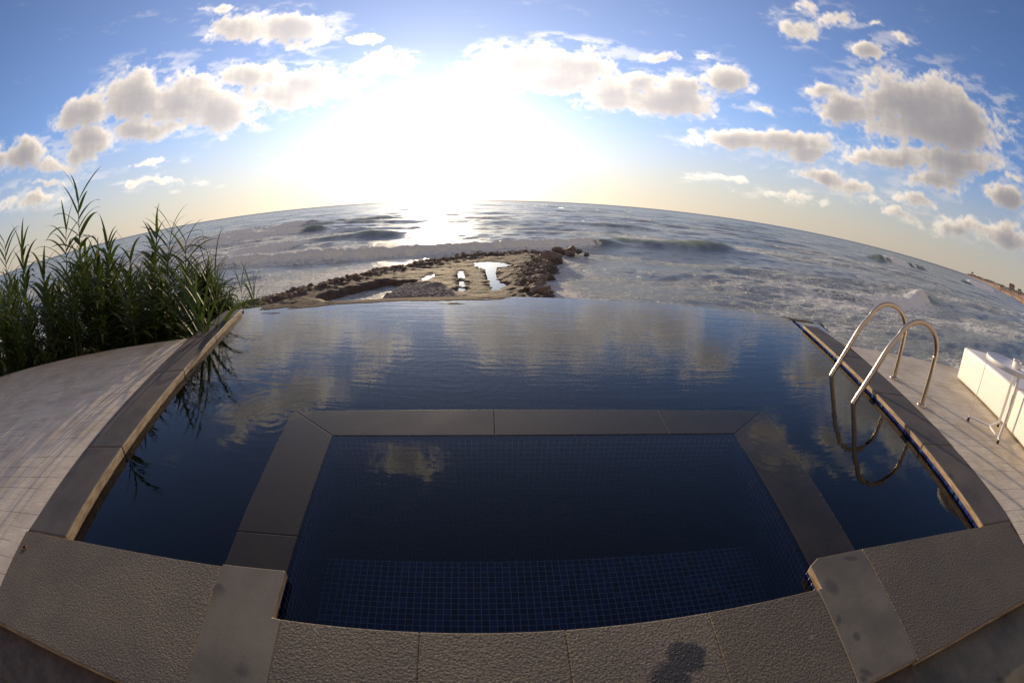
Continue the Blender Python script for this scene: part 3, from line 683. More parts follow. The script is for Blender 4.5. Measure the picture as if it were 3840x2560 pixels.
def rock_mat(name='wet_brown_rock', c0=(.10, .070, .045), c1=(.27, .20, .135), wet=True):
    m, n, b = mat(name); tc = n.new('ShaderNodeTexCoord').outputs['Object']; gp = n.new('ShaderNodeNewGeometry')
    a = n.noise(tc, 2.2, 8, .65); f = n.noise(tc, 14, 6, .65); z = n.new('ShaderNodeSeparateXYZ'); n.put(z.inputs[0], gp.outputs['Position'])
    c = n.mix(n.rng(a, .3, .68), c0, c1); c = n.mix(n.math('MULTIPLY', n.rng(f, .45, .7), .5), c, tuple(min(1, x*1.5) for x in c1))
    if wet:
        wl_ = n.rng(z.outputs[2], -3.02, -3.42); c = n.mix(n.math('MULTIPLY', wl_, .6), c, (.045, .032, .022))
        n.put(b.inputs['Roughness'], n.math('SUBTRACT', .75, n.math('MULTIPLY', wl_, .5)))
    else: b.inputs['Roughness'].default_value = .8
    n.put(b.inputs['Base Color'], c)
    n.put(b.inputs['Normal'], n.bump(n.math('ADD', a, n.math('MULTIPLY', f, .6)), .8, .10)); return m
M_rock = rock_mat(); M_sand = rock_mat('packed_rock_ground', (.045, .031, .020), (.120, .087, .058), wet=False)
M_sand.node_tree.nodes['Principled BSDF'].inputs['Specular IOR Level'].default_value = .2
link('rock_platform', np_mesh('rock_platform', V, grid_faces(len(ys), len(xs))), M_sand, kind='structure')
# tide pools
M_tide = water_mat('tide_water', lambda n, tc: n.math('MULTIPLY', n.noise(n.vmath('MULTIPLY', tc, (2, 5, 1)), 2, 3, .5), .003), (.6, .55, .45))
V = [(-5.2, 19.2, -3.185), (.3, 19.2, -3.185), (.3, 29.4, -3.185), (-5.2, 29.4, -3.185)]
def tide(name, poly, z):
    c = np.mean(poly, 0); pts = [(c[0]+(x-c[0])*1.25, c[1]+(y-c[1])*1.12, z) for x, y in poly]
    bm = bmesh.new(); bm.faces.new([bm.verts.new(p) for p in pts]); bmesh.ops.triangulate(bm, faces=bm.faces[:])
    for f in bm.faces:
        f.normal_update()
        if f.normal.z < 0: f.normal_flip()
    me = bpy.data.meshes.new(name); bm.to_mesh(me); bm.free(); link(name, me, M_tide, kind='structure')
tide('tide_pool_water', PUD1, -3.19); tide('tide_pool_water', PUD2, -3.19); tide('tide_pool_water', PUD3, -3.185)

# ------------------------------------------------------------------ sea
rs = [11.0]
while rs[-1] < 26000:
    r = rs[-1]; rs.append(r*(1+(.0042 if r < 140 else .008 if r < 600 else .03)))
rs = np.array(rs); az = np.radians(np.arange(-104, 104.01, .23))
AZ, RS = np.meshgrid(az, rs); X = RS*np.sin(AZ); Y = RS*np.cos(AZ)
dr = np.gradient(rs)[:, None]*np.ones_like(AZ); sp_ = np.maximum(dr, RS*R(.23))
rng = np.random.RandomState(4)
coast = -sdf_poly(X, Y, PLAT)  # distance off the platform
calm = sstep(-1, 14, coast)*.85+.15
H = np.zeros_like(X)
for i in range(9):       # swell, towards the viewer
    L = 9*1.28**i; th = rng.normal(0, .22); k = 2*math.pi/L; amp = .0062*L**.75*rng.uniform(.6, 1.2)*(1 if L < 40 else .5)
    ph_ = k*(X*math.sin(th)+Y*math.cos(th))+rng.uniform(0, 6.28)+.8*fbm(X/(L*3), Y/(L*3), 2, i)
    wv = np.sin(ph_); H += np.where(sp_ < L/5, 1, 0)*amp*(wv+.25*np.cos(2*ph_))
for i in range(46):      # wind chop
    L = .7*1.085**i*rng.uniform(.9, 1.1); th = rng.normal(-.35, .55); k = 2*math.pi/L; amp = .0058*L**.80*rng.uniform(.5, 1.2)
    ph_ = k*(X*math.sin(th)+Y*math.cos(th))+rng.uniform(0, 6.28)
    fade = np.clip((L/sp_-3)/3, 0, 1); H += fade*amp*np.sin(ph_)
H *= calm
FO = np.zeros_like(X); GR = np.zeros_like(X)
def lerp_line(pts, Xq):
    p = np.array(sorted(pts)); return np.interp(Xq, p[:, 0], p[:, 1])
def breaker(pts, hgt, front, back, foam0, foam1, seed, rough=.1, green=False):
    global H, FO, GR
    p = np.array(sorted(pts)); yc = lerp_line(pts, X)+(fbm(X*.25, X*0+3, 3, seed)-.5)*2.0
    inx = sstep(p[0, 0]-.2, p[0, 0]+4, X)*sstep(p[-1, 0]+.2, p[-1, 0]-5, X)
    hv = hgt*(.75+.5*fbm(X*.35, X*0, 3, seed+1))*inx
    t = Y-yc     # >0 beyond crest
    prof = np.where(t < 0, np.exp(-(t/front)**2), np.exp(-(t/back)**2))
    H = H+hv*prof
    fm = sstep(foam0-3, foam0+1, X)*sstep(foam1+4, foam1-1, X)*inx
    edge = (fbm(X*1.1, Y*1.1, 4, seed+2)-.5)
    inside = sstep(-front*2.6, -front*1.5, t+edge*1.2)*sstep(back*.75, back*.15, t+edge*1.5)
    FO = np.maximum(FO, inside*fm)
    FO = np.maximum(FO, (.42+.3*fbm(X*.5, Y*.9, 3, seed+8))*fm*sstep(-front*9, -front*2, t)*sstep(back*2.5, 0, t))
    H = H+inside*fm*(.55*(.5-np.abs(fbm(X*.9, Y*.9, 2, seed+5)-.5)*3)+.5*(.5-np.abs(vnoise(X*2.1+.4*Y, Y*2.1, seed+6)-.5)*2)+.3*(vnoise(X*4.3, Y*4.3, seed+7)-.5))*rough*5*min(1, hgt)
    GR = np.maximum(GR, prof**3*inx*(1-fm)*(min(1, hgt) if hgt < 1 else .45)*sstep(.0, .5, 1-fm))
breaker([(-34, 34), (-28.9, 34.6), (-23.3, 36.2), (-18.9, 37.2), (-14.5, 37.4), (-10.5, 37.5), (-6.8, 38.2), (-3, 39), (.8, 41.6), (6, 44.4), (13, 47)], .52, .7, 1.7, -40, 7.5, 41, .14)
breaker([(9, 48.5), (12.4, 50), (15.3, 48.6), (20, 49), (25.8, 52), (32, 55)], .75, 1.6, 2.6, 90, 95, 51)
breaker([(-80, 76), (-74.5, 80), (-60.5, 87), (-54.9, 94), (-48.4, 97), (-41.9, 110), (-32, 118)], .75, 2.4, 5, -90, -50, 61, .12)
breaker([(-70, 55), (-58, 60), (-46.5, 64), (-40.9, 69.8), (-30, 72)], .7, 1.2, 3, -80, -38, 71, .12)
breaker([(-45, 40), (-36, 44), (-30.1, 46.3), (-22.6, 50.1), (-10, 53)], .5, 1.3, 4, -60, -26, 81, .08)
breaker([(-18, 62), (-5, 64), (7.8, 66.7), (20, 66)], .3, 2.0, 4.5, 60, 61, 91)
breaker([(-20, 84), (0, 88), (30, 86)], .4, 2.4, 5.5, 60, 61, 94)
breaker([(22, 29), (27.8, 27), (32.3, 27), (38, 28.6), (44.3, 31.2), (52, 35.5), (60, 38)], .42, 1.0, 2.2, 31, 49, 101, .12)
breaker([(42, 30.2), (46, 32), (51, 34.6), (54.5, 36.3)], .5, .8, 1.2, 45, 51, 103, .22)
breaker([(120, 105), (135, 114), (150, 119), (165, 125), (190, 130)], 2.0, 2.5, 7, 138, 165, 111, .1)
breaker([(230, 120), (260, 128), (300, 130)], 2.0, 3, 8, 225, 290, 113, .1)
_r = np.random.RandomState(77)
for _y in (33, 52, 58, 72, 80, 93, 104, 118, 133, 150, 172, 198, 230, 270, 320, 380):
    _x0 = _r.uniform(-1.6, .3)*_y; _x1 = _x0+_r.uniform(.9, 2.0)*_y; _x0 = max(_x0, 8) if _y < 50 else _x0
    _p = [(x, _y+_r.normal(0, .025)*_y+.0011*(x-5)**2/(_y*.03+1)) for x in np.linspace(_x0, _x1, 6)]
    breaker(_p, (.16+.0009*_y), 1.2+.010*_y, 2.4+.03*_y, 900, 901, 300+int(_y))
# broken, foamy water close in
near = sstep(44, 24, RS)*(.44+.24*sstep(6, -8, X))
shore = np.clip(np.exp(-np.maximum(coast, 0)/3.5), 0, 1)
FO = np.maximum(FO, near*(.55+.5*fbm(X*.13, Y*.2, 3, 15)))
FO = np.maximum(FO, shore*.72); FO *= .25+.75*sstep(-1.6, -.2, coast)
FO = np.maximum(FO, .46*sstep(-10, -35, X)*sstep(120, 60, RS)*fbm(X*.06, Y*.12, 3, 19)*1.6)
wc = fbm(X*.11, Y*.22, 4, 23); FO = np.maximum(FO, np.clip((wc-.66)*5, 0, .75)*sstep(30, 60, RS))
FO = np.maximum(FO, (.25+.9*(fbm(X*.035, Y*.16, 4, 29)-.5))*sstep(400, 40, RS))
V = np.stack([X, Y, SEA+H], -1).reshape(-1, 3)
def sea_mat():
    m, n, b = mat('sea_water'); gp = n.new('ShaderNodeNewGeometry').outputs['Position']
    fo = n.new('ShaderNodeAttribute', attribute_name='foam').outputs['Fac']; gr = n.new('ShaderNodeAttribute', attribute_name='crest').outputs['Fac']
    flat = n.vmath('MULTIPLY', gp, (1, 1, 0)); dist = n.vmath('LENGTH', flat, out=1)
    wrp = n.vmath('ADD', flat, n.vmath('SCALE', n.noise(flat, .7, 3, .6, out=1), scale=1.1))
    st = n.vmath('MULTIPLY', wrp, (.36, 1.3, 1))
    v1 = n.new('ShaderNodeTexVoronoi', feature='DISTANCE_TO_EDGE'); n.put(v1.inputs['Vector'], st); v1.inputs['Scale'].default_value = 1.5
    v2 = n.new('ShaderNodeTexVoronoi', feature='DISTANCE_TO_EDGE'); n.put(v2.inputs['Vector'], st); v2.inputs['Scale'].default_value = 4.2
    lace = n.math('MAXIMUM', n.rng(v1.outputs[0], .16, .0), n.math('MULTIPLY', n.rng(v2.outputs[0], .2, .0), .8))
    nn = n.noise(n.vmath('MULTIPLY', wrp, (.20, 1.25, 1)), 1.0, 7, .66); nf = n.noise(flat, 6.5, 5, .7)
    pat = n.math('ADD', n.math('MULTIPLY', lace, .30), n.math('ADD', n.math('MULTIPLY', nn, .62), n.math('MULTIPLY', nf, .30)))
    thr = n.math('SUBTRACT', 1.02, n.math('MULTIPLY', fo, .92))
    mask = n.rng(pat, n.math('SUBTRACT', thr, .05), n.math('ADD', thr, .07))
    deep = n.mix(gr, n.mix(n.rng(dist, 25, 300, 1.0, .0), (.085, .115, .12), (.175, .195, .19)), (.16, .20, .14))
    c = n.mix(mask, deep, (.95, .95, .92))
    n.put(b.inputs['Base Color'], c); b.inputs['IOR'].default_value = 1.333
    n.put(b.inputs['Roughness'], n.math('ADD', n.rng(dist, 30, 2500, .17, .36, False), n.math('MULTIPLY', mask, .5)))
    # ripples too small for the mesh; scale grows with distance
    h1 = n.noise(n.vmath('MULTIPLY', flat, (1.2, 3.6, 1)), 1.0, 6, .62); h2 = n.noise(n.vmath('MULTIPLY', flat, (.22, .5, 1)), 1.0, 5, .6)
    h = n.math('ADD', n.math('MULTIPLY', h1, .125), n.math('MULTIPLY', h2, n.rng(dist, 60, 500, 0.0, .85, False)))
    h = n.math('ADD', h, n.math('MULTIPLY', mask, .07)); h = n.math('ADD', h, n.math('MULTIPLY', n.math('MULTIPLY', nf, mask), .30))
    nb = n.bump(h, .9, 1.0); n.put(b.inputs['Normal'], nb)
    tr = n.new('ShaderNodeBsdfTranslucent'); n.put(tr.inputs['Color'], n.mix(mask, (.42, .52, .32), (.9, .9, .88)))
    mx = n.new('ShaderNodeMixShader'); n.put(mx.inputs[0], n.math('MAXIMUM', n.math('MULTIPLY', gr, .65), n.math('MULTIPLY', mask, .28))); n.l.new(b.outputs[0], mx.inputs[1]); n.l.new(tr.outputs[0], mx.inputs[2]); n.l.new(mx.outputs[0], n.n['Material Output'].inputs[0]); return m
M_sea = sea_mat()
link('sea', np_mesh('sea', V, grid_faces(len(rs), len(az)), attrs={'foam': np.clip(FO, 0, 1.25), 'crest': np.clip(GR, 0, 1)}), M_sea, kind='structure')

# ------------------------------------------------------------------ rocks
def rock_mesh(seed, subdiv=3, flat=.7):
    bm = bmesh.new(); bmesh.ops.create_icosphere(bm, subdivisions=subdiv, radius=1)
    rnd = random.Random(seed); o = Vector((rnd.uniform(0, 99), rnd.uniform(0, 99), 0))
    pl = [Vector((rnd.gauss(0, 1), rnd.gauss(0, 1), rnd.gauss(0, 1))).normalized() for _ in range(9)]; dp = [rnd.uniform(.55, .9) for _ in pl]
    for v in bm.verts:
        for p_, d_ in zip(pl, dp):
            t = v.co.dot(p_)
            if t > d_: v.co -= p_*(t-d_)*.9
        nz = mnoise.fractal(v.co*1.6+o, .8, 2.1, 5); v.co *= 1+.22*nz
        v.co.z *= flat
    me = bpy.data.meshes.new('boulder'); bm.to_mesh(me); bm.free()
    for p in me.polygons: p.use_smooth = subdiv < 3
    me.materials.append(M_rock); return me
RM = [rock_mesh(s, 4) for s in range(6)]
rnd = random.Random(8)
big = [((2.7, 31.6), .75, 'large brown boulder at the seaward tip of the rock platform'), ((1.15, 19.2), .55, 'pale rounded boulder nearest the pool edge on the right bank'), ((1.3, 22.6), .5, 'dark boulder leaning out over the water halfway along the right bank')]
def place_rock(i, x, y, s, label, group, z=None):
    hz = float(land_h(np.array([[x]]), np.array([[y]]))[0, 0]) if z is None else z
    o = bpy.data.objects.new('boulder', RM[i % 6]); col.objects.link(o); o.location = (x, y, hz+s*.18); o.scale = (s*rnd.uniform(.8, 1.3), s*rnd.uniform(.8, 1.2), s*rnd.uniform(.7, 1.0)); o.rotation_euler = (rnd.uniform(-.3, .3), rnd.uniform(-.3, .3), rnd.uniform(0, 6.28))
    o['label'] = label; o['category'] = 'boulder'; o['group'] = group
for i, ((x, y), s, lb) in enumerate(big): place_rock(i, x, y, s, lb, 'boulders on the right bank of the rock platform')
ys_ = sorted(rnd.uniform(17.5, 34.5) for _ in range(34))
for i in range(34):
    y = ys_[i]; nth = f'{i+1}'+('th' if 10 < (i+1) % 100 < 14 else {1: 'st', 2: 'nd', 3: 'rd'}.get((i+1) % 10, 'th')); x = float(np.interp(y, [17, 19, 21, 23, 26, 29, 32, 34.5], [1.5, 1.3, 1.15, 1.0, 1.25, 1.9, 2.6, 2.9]))+rnd.gauss(-.15, .35)
    place_rock(i, x, y, rnd.uniform(.10, .24), f'small brown boulder, {nth} from the pool of those lining the right bank', 'boulders on the right bank of the rock platform')
offl = [((3.9, 37.6), .62, 'left one of the flat boulders standing in the surf off the platform tip'), ((4.75, 37.3), .72, 'biggest wet boulder in the surf off the platform tip'), ((5.6, 37.9), .35, 'low boulder behind the biggest one in the surf'), ((6.1, 36.2), .30, 'small lone boulder furthest right in the surf'), ((4.6, 35.6), .42, 'flat boulder nearest the pool among those in the surf')]
for i, ((x, y), s, lb) in enumerate(offl): place_rock(i+2, x, y, s, lb, 'boulders in the surf off the platform tip', z=SEA+.12)
# loose rubble and pebbles
def stones(name, n_, sampler, smin, smax, m, seed):
    r_ = np.random.RandomState(seed); protos = []
    for s in range(5):
        bm = bmesh.new(); bmesh.ops.create_icosphere(bm, subdivisions=2 if smax > .1 else 1, radius=1)
        for v in bm.verts: v.co *= 1+.35*mnoise.noise(v.co*1.3+Vector((s*7.1, 3, 1)))
        bm.verts.ensure_lookup_table(); protos.append((np.array([v.co[:] for v in bm.verts]), np.array([[v.index for v in f.verts] for f in bm.faces]))); bm.free()
    VV = []; FF = []; o_ = 0
    pts = sampler(r_, n_); z = land_h(pts[:, 0][None], pts[:, 1][None])[0]
    for (x, y), zz in zip(pts, z):
        if zz < SEA-.25: continue
        v, f = protos[r_.randint(5)]; s = smin+(smax-smin)*r_.rand()**2.2; a = r_.rand()*6.28; ca, sa = math.cos(a), math.sin(a)
        q = v*np.array([s, s*r_.uniform(.6, 1), s*r_.uniform(.45, .8)]); q = np.stack([q[:, 0]*ca-q[:, 1]*sa+x, q[:, 0]*sa+q[:, 1]*ca+y, q[:, 2]+zz+s*.15], 1)
        VV.append(q); FF.append(f+o_); o_ += len(v)
    link(name, np_mesh(name, np.concatenate(VV), np.concatenate(FF), False), m, kind='stuff', label={'rubble': 'wet brown stones strewn along the edges of the rock platform', 'pebbles': 'bank of pale grey pebbles just beyond the pool edge'}[name], cat='stones')
def edge_sampler(r_, n_):
    P = np.array(PLAT[1:19]); seg = r_.randint(0, len(P)-1, n_); t = r_.rand(n_)[:, None]; p = P[seg]*(1-t)+P[seg+1]*t
    return p+r_.normal(0, .42, (n_, 2))
def peb_sampler(r_, n_):
    p = np.array(PEB); lo, hi = p.min(0)-.3, p.max(0)+.3; q_ = lo+(hi-lo)*r_.rand(n_*3, 2)
    d = sdf_poly(q_[:, 0], q_[:, 1], PEB); return q_[d > -.25][:n_]
stones('rubble', 5200, edge_sampler, .02, .15, M_rock, 3)
stones('pebbles', 2600, peb_sampler, .03, .11, rock_mat('pale_pebbles', (.16, .13, .11), (.34, .30, .27), wet=False), 4)

# ------------------------------------------------------------------ headland
ha = np.array([61.7, 63, 66, 67.0, 67.15, 69.2, 71.3, 75, 85, 100, 112]); hd = np.array([2000, 1700, 1070, 620, 540, 480, 330, 240, 150, 110, 90])
ta = np.array([61.6, 61.9, 62.9, 64.7, 66.7, 69, 70.5, 74, 90, 112]); te = np.array([-.02, .10, .16, .20, .28, .36, .42, .6, 1.2, 1.8])
A = np.arange(61.7, 112, .06); T = np.array([0, .004, .012, .03, .07, .12, .2, .32, .5, 1.0]); 
Vh = []
for a in A:
    d0 = np.interp(a, ha, hd)*(1+.004*math.sin(a*5)+.0015*math.sin(a*19)); el = np.interp(a, ta, te)
    for i, t in enumerate(T):
        d = d0*(1+t); ztop = 1+d*math.tan(R(el))*.75
        k = [0, .16, .34, .42, .5, .62, .75, .9, 1, .6][i]
        z = SEA-.6+(ztop-SEA+.6)*k*(1+.05*math.sin(a*5+i*2)+.03*math.sin(a*17+i))
        Vh.append((d*math.sin(R(a)), d*math.cos(R(a)), z))
M_hl = rock_mat('dry_coastal_ground', (.16, .095, .06), (.30, .20, .13), wet=False)
link('headland', np_mesh('headland', Vh, grid_faces(len(A), len(T))), M_hl, kind='structure')
def headz(a, t):
    d0 = np.interp(a, ha, hd); el = np.interp(a, ta, te); d = d0*(1+t)
    kk = np.interp(t, T, [0, .16, .34, .42, .5, .62, .75, .9, 1, .6]); ztop = 1+d*math.tan(R(el))*.75
    return d, SEA-.6+(ztop-SEA+.6)*kk
M_scrub = simple('coastal_scrub_leaves', (.045, .055, .025), .8, 0, 0, 3, .4)
def clumps(name, n_, arange, trange, smin, smax, seed, m, **kw):
    r_ = np.random.RandomState(seed); VV = []; FF = []; o_ = 0
    for _ in range(n_):
        a = r_.uniform(*arange); t = r_.uniform(*trange); d, z = headz(a, t); s = d*math.tan(R(1))*r_.uniform(smin, smax)
        for k in range(26):
            c = np.array([d*math.sin(R(a)), d*math.cos(R(a)), z+s*.45])+r_.normal(0, 1, 3)*np.array([s*.7, s*.7, s*.28])
            e_ = r_.normal(0, 1, (3, 3))*s*.24; VV.append(c+e_); FF.append([[o_, o_+1, o_+2]]); o_ += 3
    link(name, np_mesh(name, np.concatenate(VV), np.concatenate(FF), False), m, **kw)
clumps('coastal_scrub', 420, (62.2, 84), (.16, .5), .05, .15, 5, M_scrub, kind='stuff', label='dark low scrub covering the distant headland', cat='scrub')
for i, (a, lb) in enumerate(((70.15, 'left of the two dark trees beside the distant flat house'), (70.42, 'right of the two dark trees beside the distant flat house'), (62.75, 'dark bush standing up near the far tip of the headland'))):
    d, z = headz(a, .45); s = d*.0042; root = link('distant_tree', None, loc=(d*math.sin(R(a)), d*math.cos(R(a)), z-.3), label=lb, cat='tree', group='trees on the distant headland')
    bm = bmesh.new(); tube_bm(bm, [(0, 0, 0), (0, 0, s*.9)], s*.06, 8); bm_obj('trunk', bm, M_rust, parent=root)
    r_ = np.random.RandomState(i); VV = []; FF = []
    for k in range(260):
        u_ = r_.normal(0, 1, 3); u_ /= np.linalg.norm(u_); c = u_*r_.rand()**.4*np.array([.75, .75, .5])*s+np.array([0, 0, s*1.15]); VV.append(c+r_.normal(0, 1, (3, 3))*s*.09); FF.append([[3*k, 3*k+1, 3*k+2]])
    me = np_mesh('crown', np.concatenate(VV), np.concatenate(FF), False); link('crown', me, M_scrub, parent=root)
M_house = simple('pale_render', (.55, .46, .38), .8); M_roof = simple('red_roof', (.30, .13, .08), .8); M_win = simple('dark_window', (.03, .035, .04), .2)
for a, t, wd, hh_, lb, rf in ((69.0, .4, 7, 3.6, 'small distant house with reddish roof on the headland', True), (70.35, .16, 6, 3.4, 'small white flat roofed hut lower on the distant headland', False)):
    d, z = headz(a, t); root = link('distant_house', None, loc=(d*math.sin(R(a)), d*math.cos(R(a)), z-.2), label=lb, cat='house', group='houses on the distant headland'); root.rotation_euler = (0, 0, -R(a))
    k = d/450; bm = bmesh.new(); box_bm(bm, Matrix.Translation((-wd*k/2, 0, 0)), wd*k, wd*k*.7, hh_*k); bm_obj('wall', bm, M_house, parent=root)
    bm = bmesh.new()
    if rf:
        x0, x1, y0, y1, z0, z1 = -wd*k*.55, wd*k*.55, -.1*wd*k, wd*k*.8, hh_*k+.003, hh_*k*1.4
        v = [bm.verts.new(p) for p in ((x0, y0, z0), (x1, y0, z0), (x1, y1, z0), (x0, y1, z0), (x0*.6, (y0+y1)/2, z1), (x1*.6, (y0+y1)/2, z1))]
        for f in ((0, 1, 5, 4), (1, 2, 5), (2, 3, 4, 5), (3, 0, 4), (3, 2, 1, 0)): bm.faces.new([v[i] for i in f])
    else: box_bm(bm, Matrix.Translation((-wd*k*.53, -.2*k, hh_*k+.002)), wd*k*1.06, wd*k*.8, .25*k)
    bm_obj('roof', bm, M_roof if rf else M_house, parent=root)
    for x in (-.28, .18):
        bm = bmesh.new(); box_bm(bm, Matrix.Translation((x*wd*k, -.05*k, hh_*k*.35)), wd*k*.13, .045*k, hh_*k*.35); bm_obj('window', bm, M_win, parent=root)
# rip-rap at the foot of the headland
r_ = np.random.RandomState(12)
def riprap():
    VV = []; FF = []; o_ = 0; bm = bmesh.new(); bmesh.ops.create_icosphere(bm, subdivisions=1, radius=1); pv = np.array([v.co[:] for v in bm.verts]); pf = np.array([[v.index for v in f.verts] for f in bm.faces]); bm.free()
    for _ in range(900):
        a = r_.choice([r_.uniform(69.0, 78), r_.uniform(66.2, 67.4)]); t = r_.uniform(-.006, .02); d, z = headz(a, max(t, 0)); s = d*.0014*r_.uniform(.5, 1.6)
        q_ = pv*(1+r_.normal(0, .18, pv.shape))*s*np.array([1, 1, .7])+np.array([d*(1+min(t, 0))*math.sin(R(a)), d*(1+min(t, 0))*math.cos(R(a)), max(z, SEA)+s*.2]); VV.append(q_); FF.append(pf+o_); o_ += len(pv)
    link('shore_rocks', np_mesh('shore_rocks', np.concatenate(VV), np.concatenate(FF), False), rock_mat('red_rocks', (.22, .13, .09), (.40, .27, .19), wet=False), kind='stuff', label='heap of reddish rocks along the foot of the distant headland', cat='rocks')
riprap()

# ------------------------------------------------------------------ giant reeds
def leaf_mat():
    m, n, b = mat('reed_leaf'); outn = n.n.get('Material Output'); tc = n.new('ShaderNodeTexCoord').outputs['Object']; uv = n.new('ShaderNodeUVMap').outputs[0]
    s = n.new('ShaderNodeSeparateXYZ'); n.put(s.inputs[0], uv)
    v = n.noise(tc, 2.5, 3, .5); st = n.noise(n.vmath('MULTIPLY', uv, (40, 1.5, 1)), 1, 2, .5)
    c = n.mix(n.rng(v, .3, .7), (.028, .046, .013), (.074, .098, .024)); c = n.mix(n.math('MULTIPLY', st, .35), c, (.11, .15, .05))
    dry = n.math('MAXIMUM', n.math('MULTIPLY', n.rng(s.outputs[1], .72, 1.0), n.rng(n.noise(tc, 7, 2), .5, .62)), n.rng(n.noise(tc, 3.1, 2), .64, .70)); c = n.mix(dry, c, (.22, .15, .07))
    n.put(b.inputs['Base Color'], c); b.inputs['Roughness'].default_value = .58; b.inputs['Specular IOR Level'].default_value = .22
    tr = n.new('ShaderNodeBsdfTranslucent'); n.put(tr.inputs['Color'], n.mix(.5, c, (.16, .26, .035)))
    mx = n.new('ShaderNodeMixShader'); mx.inputs[0].default_value = .31; n.l.new(b.outputs[0], mx.inputs[1]); n.l.new(tr.outputs[0], mx.inputs[2]); n.l.new(mx.outputs[0], outn.inputs[0]); return m
M_leaf = leaf_mat(); M_stem = simple('reed_cane', (.08, .085, .035), .85, 0, 0, 40, .35)
WIND = Vector((.80, -.30, 0)).normalized()
def leaf(V, F, U, base, dirv, L, wd, droop, rnd):
    n_ = 9; p = Vector(base); d = dirv.normalized(); side = d.cross(Vector((0, 0, 1)));
    if side.length < .05: side = Vector((1, 0, 0))
    side.normalize(); i0 = len(V); tw = rnd.uniform(-.5, .5)
    for k in range(n_+1):
        t = k/n_; wv = wd*(min(1, .35+t*4)*(1-t**2.2)+.02); s2 = (side*math.cos(tw*t)+side.cross(d)*math.sin(tw*t)); nrm = s2.cross(d)
        V += [tuple(p-s2*wv*.5+nrm*wv*.12), tuple(p), tuple(p+s2*wv*.5+nrm*wv*.12)]; U += [(0, t), (.5, t), (1, t)]
        if k < n_:
            a = i0+k*3; F += [(a, a+1, a+4, a+3), (a+1, a+2, a+5, a+4)]
        p = p+d*(L/n_); d = (d+Vector((0, 0, -1))*droop*(t+.15)/n_*2.2+WIND*.9*(t+.1)/n_).normalized()
def reed_meshes(seed, H_, nl, lsc=1.0):
    rnd = random.Random(seed); bm = bmesh.new(); k = 9; lean = rnd.uniform(.04, .16); a0 = rnd.uniform(-.6, .6)
    bend = Vector((math.cos(a0), math.sin(a0), 0))*.3+WIND; bend.normalize()
    def sp(t): return Vector((0, 0, H_*t*(1-.02*t)))+bend*H_*lean*t**2.4
    tube_bm(bm, [sp(i/k) for i in range(k+1)], [.013-.009*i/k for i in range(k+1)], 7)
    me = bpy.data.meshes.new('stem'); bm.to_mesh(me); bm.free(); me.materials.append(M_stem)
    V, F, U = [], [], []; plane = rnd.uniform(-.5, .9)
    for i in range(nl):
        t = .22+.78*(i/(nl-1))**.85; t = min(1, t+rnd.uniform(-.01, .01)); a = plane+(i % 2)*math.pi+rnd.uniform(-.55, .55)
        topf = max(0, (t-.8)/.2); el = rnd.uniform(.55, .98)+topf*.45
        d = Vector((math.cos(a)*math.cos(el), math.sin(a)*math.cos(el), math.sin(el))); L = rnd.uniform(.42, .68)*(1-.25*topf)*lsc; wd = rnd.uniform(.05, .08)*(1-.42*topf)*lsc
        leaf(V, F, U, sp(t), d, L, wd, rnd.uniform(.8, 1.9)*(1-.45*topf), rnd)
    ml = np_mesh('foliage', V, F, True, uv=U); ml.materials.append(M_leaf); return me, ml
def ray_r(a, r):  # distance from the camera foot along azimuth a to the circle radius r round the pool centre
    u = (math.sin(R(a)), math.cos(R(a))); bq = -(CX*u[0]+CY*u[1]); cq = CX*CX+CY*CY-r*r
    return -bq+math.sqrt(bq*bq-cq)
def gz(x, y): return float(land_h(np.array([[x]]), np.array([[y]]))[0, 0])
def add_reed(a, eltop, rr, meshes, Hm, label, group):
    d = ray_r(a, rr); x, y = d*math.sin(R(a)), d*math.cos(R(a)); g0 = min(gz(x, y), -.35); top = 1+d*math.tan(R(eltop)); s = max(.25, (top-g0)/(Hm+.26))
    r = bpy.data.objects.new('giant_reed', None); col.objects.link(r); r.location = (x-.12*(s > .5), y, g0-.05); r['label'] = label; r['category'] = 'reed'; r['group'] = group; r.empty_display_size = .1
    sx_ = .75+.25*s; sx_ = min(sx_, .62) if a > -40 else sx_; r.scale = (sx_, sx_, s); r.rotation_euler = (0, 0, rnd.uniform(-.35, .35))
    for nm, me in zip(('stem', 'foliage'), meshes):
        o = bpy.data.objects.new(nm, me); col.objects.link(o); o.parent = r
rnd = random.Random(21)
heroes = [(-58.3, 9.6, 9.35, 'tallest reed, rising high above all others over the left deck'), (-70.2, 6.2, 9.3, 'second tallest reed at the left edge of the photo'), (-67.5, 5.2, 9.6, 'tall reed just right of the leftmost one'), (-61.0, 5.6, 9.6, 'tall reed close on the left of the tallest reed'), (-64.4, 2.0, 9.5, 'slim reed alone in the gap left of the tallest reed'), (-46.6, 3.2, 9.7, 'tall reed with broad leaves midway between tallest reed and pool'), (-48.6, 2.8, 9.9, 'tall reed just left of the broad leaved middle one'), (-43.6, 1.5, 10.0, 'upright reed with its tip just above the horizon'), (-39.6, -.4, 10.1, 'reed whose tip meets the horizon above the left coping'), (-54.4, 3.0, 9.5, 'feathery reed right behind the tallest one'), (-34.6, -5.4, 13.0, 'outermost small reed beyond the far pool corner'), (-36.3, -5.9, 12.8, 'small reed beside the outermost one at the pool corner'), (-51.8, 1.0, 9.8, 'middling reed with thin tip between the two tall groups')]
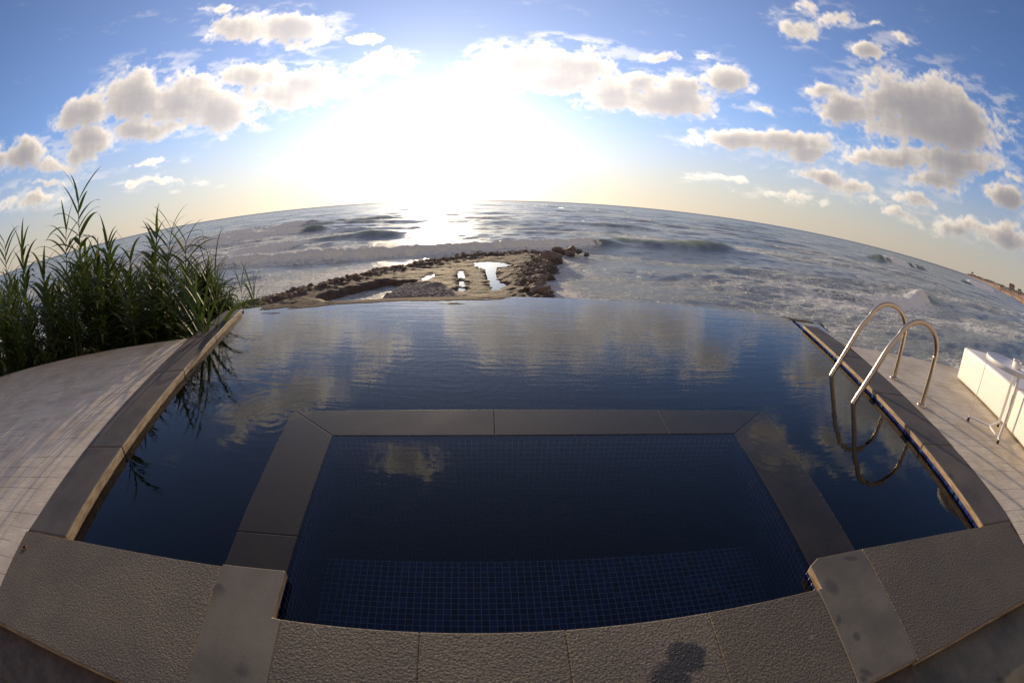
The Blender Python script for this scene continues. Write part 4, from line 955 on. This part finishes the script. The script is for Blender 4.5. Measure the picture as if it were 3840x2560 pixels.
for i, (a, el, rr, lb) in enumerate(heroes):
    d = ray_r(a, rr); Hm = max(.8, 1+d*math.tan(R(el))+.9)-.26; add_reed(a, el, rr, reed_meshes(100+i, Hm, 30 if Hm > 1.5 else 20), Hm, lb, 'reeds beyond the left deck')
protos = [(reed_meshes(200+i, 1.7, 27), 1.7) for i in range(9)]
env_a = [-86, -78, -70, -65, -61, -58, -54, -50, -46, -43, -40, -37, -35, -33]; env_e = [5, 4, 2.5, -1, 1.5, 3, 1, -2, .5, -1.5, -3, -8, -9.5, -12]
for i in range(278):
    a = rnd.uniform(-88, -38) if i < 250 else rnd.uniform(-43, -36); top = np.interp(a, env_a, env_e)-abs(rnd.gauss(0, 5.5))-1.0
    rr = 9.08+rnd.random()**1.3*(2.4 if a > -60 else 3.2)
    if a > -42: rr = max(rr, 10.6)
    mm, Hm = protos[rnd.randrange(9)]
    sec = 'at the left edge of the photo' if a < -68 else 'below the tallest reed' if a < -55 else 'in the middle of the thicket' if a < -47 else 'towards the pool end'
    add_reed(a, top, rr, mm, Hm, f"{'low' if top < -7 else 'mid high'} green reed {sec}, {'front' if rr < 9.7 else 'rear'} rows", 'reeds beyond the left deck')
# low growth at the feet of the reeds
V, F, U = [], [], []; rnd = random.Random(5)
for i in range(5200):
    ph_ = rnd.uniform(-95, -23.2); rr = 9.0+abs(rnd.gauss(0, .9))+(.02 if ph_ < -22 else .0)
    if ph_ > -24: rr = rnd.uniform(10.3, 11.3)
    p = pol(ph_, rr, 0); z = min(gz(p.x, p.y), -.42) if i % 4 == 0 else -.5-.25*max(0, rr-11); a = rnd.uniform(0, 6.28); el = rnd.uniform(.9, 1.45); L = rnd.uniform(.3, .85)*(1 if ph_ < -38 else .42)
    leaf(V, F, U, (p.x, p.y, z-.05), Vector((math.cos(a)*math.cos(el), math.sin(a)*math.cos(el), math.sin(el))), L, rnd.uniform(.014, .034)*(1 if ph_ < -38 else .6), rnd.uniform(.3, 1.4), rnd)
link('undergrowth', np_mesh('undergrowth', V, F, True, uv=U), M_leaf, kind='stuff', label='dense dark low growth at the feet of the reeds along the left deck', cat='undergrowth')
